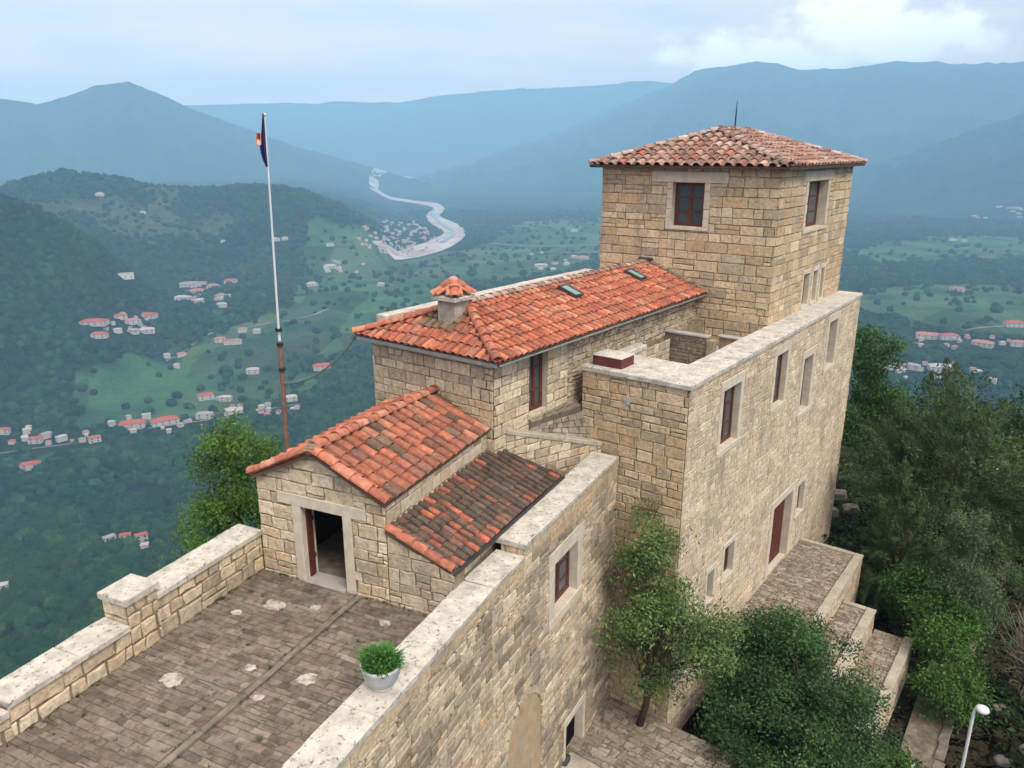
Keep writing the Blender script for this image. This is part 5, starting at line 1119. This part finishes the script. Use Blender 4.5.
def inside(P):
    a = (P[:, 0]-W_o[0])*W_a[0]+(P[:, 1]-W_o[1])*W_a[1]; b = (P[:, 0]-W_o[0])*W_b[0]+(P[:, 1]-W_o[1])*W_b[1]
    wo, wa, wb = np.array([Q1.x, Q1.y]), np.array([W2.a.x, W2.a.y]), np.array([W2.b.x, W2.b.y]); a2 = (P[:, 0]-wo[0])*wa[0]+(P[:, 1]-wo[1])*wa[1]; b2 = (P[:, 0]-wo[0])*wb[0]+(P[:, 1]-wo[1])*wb[1]
    r = ((a > -.05) & (a < 18.6) & (b > -.05)) | ((a2 < 8.3) & (b2 > -.06))
    for (p0, p1, q0, q1, z) in ((4.5, 13.3, -2.75, 0, -6.7), (4.5, 10.5, -4.0, -2.7, -7.5), (3.8, 11, -5.45, -3.9, -8.5)): r |= (a > p0) & (a < p1) & (b > q0) & (b < q1) & (P[:, 2] < z)
    return r
def near_trees():
    def w(a, b, z): q = W(a, b, z); return [q.x, q.y, q.z]
    tree('broadleaf_tree', (-9.9, 24.6, -12), [(-9.5, 24.6, -.6, 1.5, 1.6, 2.0), (-9.5, 24.8, -3.0, 2.2, 2.0, 2.2), (-10.2, 24.2, -5.4, 2.4, 2, 2.2), (-11.6, 24, -6.4, 1.4, 1.3, .9), (-8.4, 25.2, -3.6, 1.9, 1.8, 2.2)], 52000, .125, (.075, .155, .025), 'bright green broadleaf tree rising behind the terrace parapet', nc=230, clump=.30, seed=11, trunk=.2, varc=.45)
    tree('olive_tree', w(-.62, .72, -7.9), [w(-.7, .75, -1.3)+[.85, .85, 1.5], w(-1.1, .7, -3.2)+[1.4, 1.35, 1.6], w(-1.0, -.2, -3.8)+[1.4, 1.3, 1.6], w(-.6, -1.2, -3.9)+[1.1, 1.1, 1.5], w(-.9, .2, -5.3)+[1.3, 1.2, .8], w(-.3, -1.7, -4.5)+[.75, .75, .75]], 17500, .125, (.115, .185, .058), 'slender grey-green tree with a thin trunk at the inner corner of the long wall', nc=170, clump=.25, asp=.42, seed=12, trunk=.11, limbs=36, reject=inside, shell=1.9, varc=.5)
    tree('round_bush', w(2.6, -3.5, -9.9), [w(2.7, -3.2, -6.9)+[2.55, 2.5, 2.5], w(1.5, -3.1, -7.9)+[2.4, 2.3, 2.2], w(2.5, -4.7, -8.4)+[2.0, 1.8, 1.7], w(.8, -4.4, -8.9)+[2.0, 2.0, 1.5], w(3.9, -2.5, -6.3)+[1.3, 1.3, 1.5]], 120000, .115, (.048, .105, .032), 'large dark green leafy bush in front of the stone wing', cat='bush', nc=420, clump=.27, seed=13, reject=inside, trunk=.16, shell=3.4, varc=.42)
    tree('broadleaf_tree', (20.2, 40.5), [(19.6, 40.2, -.3, 1.5, 1.6, 1.9), (20.3, 40.5, -2.8, 1.8, 1.8, 2.2), (19.6, 40, -5, 2, 2, 2)], 15000, .17, (.05, .12, .024), 'fresh green broadleaf tree just right of the stone wing', nc=110, clump=.3, seed=14, reject=inside, varc=.4)
    tree('cedar_tree', (20.6, 33.5), [(20.4, 33.6, -2.2, 2.2, 2.2, 2.2), (19.9, 33.2, -5, 3.3, 3.0, 2.6), (22.2, 32.6, -5.0, 3.0, 2.8, 2.4), (20.6, 31.8, -7.4, 3.6, 3.0, 2.0), (18.6, 34, -4.0, 1.6, 1.8, 2.0)], 120000, .17, (.075, .115, .042), 'large feathery olive-green conifer filling the slope right of the wing', cat='conifer', nc=520, clump=.2, asp=.26, spray=1.2, seed=15, trunk=.2, limbs=30, up=.25, hang=.25, reject=inside, varc=.4)
    tree('young_conifer', (16.9, 30.2), [(16.7, 30.3, -3.0, .45, .45, .9), (16.8, 30.2, -4.6, .95, .95, 1.0), (16.8, 30.2, -6.4, 1.35, 1.3, 1.1), (16.9, 30.1, -8.2, 1.5, 1.4, 1.1)], 30000, .16, (.075, .115, .04), 'small upright dark conifer between the wing and the feathery conifer', cat='conifer', nc=130, clump=.10, asp=.22, spray=.75, seed=16, trunk=.1, limbs=40, up=.5, hang=.15, reject=inside)
    tree('slender_tree', (18.4, 27.6), [(18.2, 27.7, -4.6, .75, .75, 1.3), (18.3, 27.6, -6.3, 1.25, 1.2, 1.3), (18.7, 27.4, -8.0, 1.4, 1.3, 1.2)], 22000, .11, (.085, .125, .058), 'slender pale grey-green young tree beyond the stepped platforms', nc=110, clump=.2, asp=.4, seed=17, trunk=.08, limbs=40, up=.2, bark='palebark')
    tree('leafy_shrub', w(9.6, -7.0, -10.4), [w(11.4, -6.3, -7.5)+[1.3, 1.2, .85], w(10.4, -6.9, -8.1)+[1.3, 1.2, 1.0], w(9.2, -7.0, -9.2)+[1.0, 1.0, 1.1], w(12.8, -5.0, -7.2)+[1.1, 1.1, .8]], 30000, .125, (.06, .135, .026), 'bright green shrub hanging over the edge of the lowest platform', cat='shrub', nc=130, clump=.26, seed=18, reject=inside, trunk=.08)
    tree('bare_shrub', (19.9, 25.4), [(20.2, 25.4, -7.6, 1.5, 1.5, 1.5), (20.4, 25.0, -9.0, 1.8, 1.6, 1.1)], 2600, .075, (.105, .095, .05), 'twiggy almost bare brown shrub at the right side below the conifer', cat='shrub', nc=260, clump=.16, seed=19, trunk=.07, limbs=240, bark='palebark', shell=3.5)
    far = [(33.5, 38.2, -7.5, 2.9, 'dark round tree right of the feathery conifer'), (27.0, 37.4, -5.6, 2.4, 'yellowish green tree between the feathery conifer and the far low wall'), (30.3, 33.2, -8.0, 2.7, 'dark tree low on the right side above the bare shrub')]
    for i, (x, y, z, r, lab) in enumerate(far): tree('broadleaf_tree', (x, y), [(x, y, z, r, r, r), (x+1.2, y-.8, z-2, r*.9, r*.9, r*.8), (x-1.1, y-1, z-2.2, r*.9, r*.9, r*.8)], 13000, .2, [(.032, .065, .026), (.085, .12, .03), (.026, .055, .024)][i], lab, nc=150, clump=.36, seed=30+i)
    for i, (x, y, z, r, lab) in enumerate([(38.5, 62, -11.0, 4.4, 'tallest dark tree of the row at the right edge above the low wall'), (45.5, 60, -11.5, 4.2, 'dark tree at the right end of the row above the low wall'), (33.0, 64, -13.2, 3.8, 'dark tree at the left end of the row behind the feathery conifer'), (41.5, 53.5, -14.0, 3.0, 'low dark tree hiding the right end of the low wall')]): tree('broadleaf_tree', (x, y, z-7), [(x, y, z, r, r, r*.85), (x+r*.6, y, z-1.8, r*.8, r*.8, r*.7), (x-r*.6, y-.6, z-1.8, r*.85, r*.8, r*.7)], 11000, .3, (.028, .062, .025), lab, group='trees along the right slope', nc=150, clump=.5, seed=40+i)
    tree('leafy_shrub', (18.4, 20.4), [(18.7, 20.6, -8.6, 1.4, 1.3, 1.3), (19.4, 20.2, -9.6, 1.6, 1.5, 1.2)], 15000, .15, G3, 'dark green shrub in the bottom right corner beside the street lamp', cat='shrub', nc=110, clump=.28, seed=50)
    tree('leafy_shrub', w(6.4, -6.2, -10.4), [w(3.9, -6.0, -9.7)+[1.0, .9, .8], w(4.6, -6.1, -9.9)+[.9, .8, .7]], 7000, .14, (.055, .12, .022), 'small bright green shrub at the foot of the large dark bush', cat='shrub', nc=60, clump=.22, seed=51, reject=inside, trunk=.05)
near_trees()
def undergrowth():
    rng = np.random.default_rng(21); n = 5200; a = rng.uniform(-6, 46, n); b = rng.uniform(-34, 3, n)
    keep = ((b < -8.5) | ((a > 19.5) & (b < 2)) | ((a > 13.6) & (b > -6.0) & (b < -.6))) & (fbm(a/3.2, b/3.2, 3, 61) > -.12); a, b = a[keep], b[keep]
    x = W_o[0]+W_a[0]*a+W_b[0]*b; y = W_o[1]+W_a[1]*a+W_b[1]*b; z = height(x, y); m = len(x); k = 34; hh = .35+.9*np.clip(fbm(a/5, b/5, 3, 62)+.35, 0, 1); tone = rng.uniform(.55, 1.4, m)
    P = np.repeat(np.stack([x, y, z], -1), k, 0); H = np.repeat(hh, k); P[:, :2] += rng.normal(size=(m*k, 2))*.34; P[:, 2] += H*rng.random(m*k)**.7
    q = len(P); u = rng.normal(size=(q, 3)); u /= np.linalg.norm(u, axis=1)[:, None]; nr = rng.normal(size=(q, 3))*.6+np.array([0, 0, .9]); v = np.cross(nr, u); v /= np.linalg.norm(v, axis=1)[:, None]+1e-9; L = rng.uniform(.06, .17, (q, 1))
    V = np.stack([P-u*L, P+v*L*.5, P+u*L, P-v*L*.5], 1).reshape(-1, 3); t = np.repeat(tone, k)*rng.uniform(.7, 1.3, q); c = np.stack([.036*t, .068*t, .022*t, np.ones(q)], 1)
    tag(np_mesh('undergrowth', V, np.arange(q*4).reshape(q, 4), M['leaf'], c), 'tangled dark green undergrowth covering the slope below the trees', 'undergrowth', kind='stuff')
undergrowth()

# ================================================================== HOUSES IN THE VALLEY
RED, PINK, RUST, PALE, GREY = (.32, .075, .06), (.33, .15, .12), (.30, .10, .05), (.35, .32, .295), (.23, .225, .22)
def far_house(px_, py, wpx, roof, label, group, lw=1.8, storeys=2, wallc=(.41, .38, .345), rot=None, seed=0, windows=True, name='village_house', flat=False):
    r = random.Random(int(px_*31+py*17+seed)); p = sight(px_, py); depth = p[1]*CP-(p[2]-CAMZ)*SP; w = wpx*.86*depth/770; d = min(w/lw, w) if lw > 1 else w; d = max(d, 5); h = storeys*3.0
    if h > w*.9: h = w*.7
    v = math.atan2(p[0], p[1]); a = -v+(r.uniform(-.5, .5) if rot is None else rot); U = Vector((math.cos(a), math.sin(a), 0)); V = Vector((-U.y, U.x, 0)); o = Vector(p)-UP*.8
    CLEAR.append((p[0], p[1], w*.62+5)); CLEAR.append((p[0]*.985, p[1]*.985, w*.5+4))
    big = wpx >= 9; t = empty(name, Vector(p), label, 'house', group) if big else None
    c0 = o-U*w/2-V*d/2; mb = MB(); mb.box(c0, U*w, V*d, UP*(h+.8), wallc)
    rf = MB() if big else mb; e = .35; mi = 0 if big else 1; zt = UP*(h+.8); k = min(d*.24, 3.2)
    if flat: rf.box(c0-U*e-V*e+zt+UP*.01, U*(w+2*e), V*(d+2*e), UP*.5, roof, mi)
    else:
        q = [c0-U*e-V*e+zt, c0+U*(w+e)-V*e+zt, c0+U*(w+e)+V*(d+e)+zt, c0-U*e+V*(d+e)+zt]; hip = min(d*.5, w*.45); r0 = c0+U*hip+V*d/2+zt+UP*k; r1 = c0+U*(w-hip)+V*d/2+zt+UP*k
        rf.add([x-UP*.25 for x in q]+q+[r0, r1], [(3, 2, 1, 0), (0, 1, 5, 4), (1, 2, 6, 5), (2, 3, 7, 6), (3, 0, 4, 7), (4, 5, 9, 8), (5, 6, 9), (6, 7, 8, 9), (7, 4, 8)], roof, mi)
    if not big: tag(mb.build(name, [M['house_wall'], M['house_roof']]), label, 'house', group); return
    mb.build('wall', M['house_wall'], t); rf.build('roof', M['house_roof'], t)
    if wpx >= 12 and windows:
        n = min(5, max(2, int(w/7)))
        for s in range(min(storeys, 2)):
            for i in range(n):
                m = MB(); x = w*(i+.5)/n; ww = min(1.8, w/n*.4); m.box(c0+U*(x-ww/2)+UP*(1.6+s*3.0)-V*.06, U*ww, V*.05, UP*1.5, (.05, .055, .06)); m.build('window', M['house_wall'], t)
def houses():
    H = lambda *a, **k: far_house(*a, **k)
    g = 'houses of the upper hamlet'
    H(125, 279, 19, PALE, 'long flat-roofed white building alone on the dark wooded slope', None, lw=2.4, storeys=3, flat=True, wallc=(.6, .57, .52), rot=.1, name='white_building')
    for x, y, w, c, l in ((231, 283, 14, RED, 'red-roofed house at the right end of the upper hamlet'), (213, 288, 13, PINK, 'pink-roofed house in the middle of the upper hamlet'), (197, 293, 17, PINK, 'wide pink-roofed house in the middle of the upper hamlet'), (182, 300, 15, PALE, 'pale-roofed house at the lower left of the upper hamlet'), (200, 303, 13, PALE, 'pale-roofed house at the bottom of the upper hamlet'), (221, 298, 12, PINK, 'small pink-roofed house right of centre in the upper hamlet'), (222, 307, 11, PALE, 'small white house standing lowest in the upper hamlet'), (190, 286, 22, GREY, 'long grey-roofed house along the top of the upper hamlet')): H(x, y, w, c, l, g)
    g = 'houses of the middle hamlet'
    for x, y, w, c, l in ((95, 325, 28, RED, 'long red-roofed house at the left end of the middle hamlet'), (121, 319, 14, RED, 'red-roofed house at the top of the middle hamlet'), (132, 324, 18, PINK, 'wide pink-roofed house in the middle of the middle hamlet'), (148, 318, 20, RED, 'red-roofed house at the right end of the middle hamlet'), (147, 333, 17, PALE, 'pale-roofed house at the lower right of the middle hamlet'), (100, 338, 17, RED, 'lone red-roofed house lowest in the middle hamlet'), (118, 333, 9, PALE, 'small pale house below the middle hamlet'), (134, 334, 12, GREY, 'grey-roofed house below the middle hamlet')): H(x, y, w, c, l, g, lw=1.9)
    g = 'scattered houses in the fields'
    for x, y, w, c, l in ((220, 342, 12, PINK, 'pink-roofed house at the left of the little group among the fields'), (229, 344, 11, RED, 'red-roofed house in the middle of the little group among the fields'), (237, 344, 11, PINK, 'pink-roofed house at the right of the little group among the fields'), (243, 332, 10, PINK, 'pink-roofed house just above the little group among the fields'), (257, 333, 8, PALE, 'small pale house right above the little group among the fields'), (182, 357, 10, PINK, 'narrow tall house with pink roof alone at the wood edge'), (167, 358, 7, PALE, 'tiny pale house left of the narrow tall house'), (177, 368, 6, PALE, 'tiny pale house below the narrow tall house'), (253, 373, 14, PALE, 'pale-roofed house alone in the green field'), (322, 369, 20, RED, 'red-roofed white house near the lower mast of the flagpole'), (206, 399, 17, RED, 'red-roofed house above the green tree at the field edge'), (226, 401, 13, PALE, 'white house beside the red-roofed one at the field edge'), (312, 286, 12, PALE, 'pale house alone beyond the field near the flagpole'), (205, 418, 18, GREY, 'long grey-roofed shed left of the tree top'), (234, 414, 20, PALE, 'long pale shed just above the tree top'), (290, 401, 16, PALE, 'pale house right of the flagpole foot'), (112, 426, 7, PALE, 'tiny pale house left of the large red-roofed building')): H(x, y, w, c, l, g)
    H(133, 427, 27, RED, 'large red-roofed building, left wing of the pair', 'large red-roofed buildings', lw=1.7, rot=-.15); H(165, 424, 29, RED, 'large red-roofed building, right wing of the pair', 'large red-roofed buildings', lw=1.9, rot=.2); H(147, 419, 9, PALE, 'small white block between the two large red-roofed buildings', None, flat=True)
    g = 'houses at the left edge'
    for x, y, w, c, l in ((4, 434, 13, RED, 'red-roofed house cut by the left edge'), (28, 434, 9, PALE, 'small pale house at the top of the left edge group'), (36, 443, 14, RED, 'red-roofed house in the middle of the left edge group'), (47, 438, 11, GREY, 'grey-roofed house in the left edge group'), (62, 441, 11, PALE, 'pale house at the right of the left edge group'), (95, 442, 13, RUST, 'rust-red house alone between the left group and the large building'), (31, 469, 20, RED, 'red-roofed house lowest on the left, alone at the wood')): H(x, y, w, c, l, g)
    g = 'houses in the lower wood'
    for x, y, w, c, l in ((126, 541, 12, RED, 'red-roofed house at left in the lower wood'), (142, 541, 13, RED, 'red-roofed house at right in the lower wood'), (110, 543, 13, GREY, 'grey-roofed house left of the two red roofs in the lower wood'), (145, 548, 8, PALE, 'small white house below the two red roofs in the lower wood'), (3, 592, 12, PALE, 'pale house in the lower wood at the left edge')): H(x, y, w, c, l, g)
    g = 'houses on the right-hand plain'
    for x, y, w, c, l in ((928, 338, 26, PINK, 'long pink-roofed house at the left of the row on the right-hand plain'), (949, 339, 20, RED, 'red-roofed house joined to the long pink one on the right-hand plain'), (982, 346, 22, PINK, 'pink-roofed house in the middle of the row on the right-hand plain'), (1014, 326, 21, RED, 'red-roofed house highest at the right edge of the plain'), (1018, 346, 16, PINK, 'pink-roofed house at the right end of the row on the plain'), (957, 291, 14, PINK, 'pink-roofed house alone far out on the right-hand plain'), (940, 370, 25, PALE, 'long pale shed below the row on the right-hand plain'), (912, 369, 16, GREY, 'grey shed left of the long pale shed'), (977, 375, 9, PALE, 'small white house right of the long pale shed'), (991, 383, 10, PALE, 'small pale house lowest on the right-hand plain'), (953, 241, 8, PALE, 'tiny white house far out on the right-hand plain'), (964, 242, 6, PALE, 'tiny white house right of the far white one'), (1014, 209, 14, GREY, 'long grey shed far away at the right edge'), (1000, 208, 8, PALE, 'tiny white house left of the far grey shed')): H(x, y, w, c, l, g)
    g = 'houses beyond the long roof'
    for x, y, w, c, l in ((541, 267, 15, PALE, 'white long shed beyond the ridge of the long house'), (583, 259, 12, PINK, 'pink-roofed house just left of the tower'), (574, 258, 7, PALE, 'tiny white house beside the one left of the tower'), (574, 232, 7, PALE, 'tiny pale house far behind left of the tower'), (330, 268, 14, PALE, 'long pale shed at the near end of the river'), (276, 241, 9, PALE, 'small white house right of the flagpole on the hill'), (285, 240, 7, PALE, 'tiny white house on the hill beside the flagpole'), (330, 246, 9, GREY, 'grey-roofed house at the foot of the left hill'), (143, 214, 6, PALE, 'tiny white house high on the left hill'), (223, 243, 5, PALE, 'tiny white house on the wooded left hillside'), (100, 196, 9, PALE, 'pale farmhouse on top of the left hill'), (381, 286, 8, PALE, 'small white house in the field left of the chimney')): H(x, y, w, c, l, g)
    rr = random.Random(44)
    for (cx, cy, rx, ry, n, nm, gp) in ((205, 294, 26, 12, 16, 'upper hamlet', 'houses of the upper hamlet'), (122, 326, 34, 12, 16, 'middle hamlet', 'houses of the middle hamlet'), (45, 438, 45, 9, 12, 'left edge group', 'houses at the left edge'), (150, 426, 60, 8, 12, 'large red-roofed pair', 'outbuildings round the large pair'), (245, 408, 60, 12, 12, 'field edge above the tree top', 'outbuildings at the field edge'), (965, 342, 60, 8, 12, 'row on the right-hand plain', 'houses on the right-hand plain'), (940, 372, 60, 8, 16, 'long pale shed on the right-hand plain', 'sheds on the right-hand plain'), (1000, 212, 40, 8, 10, 'far grey shed at the right edge', 'far houses at the right edge'), (560, 262, 40, 10, 8, 'white long shed beyond the ridge', 'houses beyond the long roof'), (345, 268, 26, 7, 10, 'near end of the river', 'houses by the river end')):
        for i in range(n):
            a, q = rr.uniform(0, 6.28), rr.random()**.5; x, y = cx+rx*q*math.cos(a), cy+ry*q*math.sin(a)
            if x < 2 or x > 1022: continue
            far_house(x, y, rr.uniform(3, 7.5), rr.choice([PALE, PALE, PINK, GREY, RED]), 'small pale outbuilding scattered about the '+nm, gp, seed=500+i, lw=1.5, storeys=1.4, name='outbuilding')
    r = random.Random(12); poly = [(360, 230), (385, 219), (418, 222), (432, 233), (440, 243), (428, 252), (402, 257), (376, 254), (358, 244)]; n = 0
    while n < 120:
        x, y = r.uniform(356, 442), r.uniform(218, 258)
        if not bool(in_poly(np.array(x), np.array(y), poly)): continue
        n += 1; far_house(x, y, r.uniform(2.6, 5.2), r.choice([PINK, RED, PINK, PALE, GREY]), 'tiny pale house packed in the village beside the river bend', 'houses of the river village', seed=n, lw=1.5)
houses()
forest()
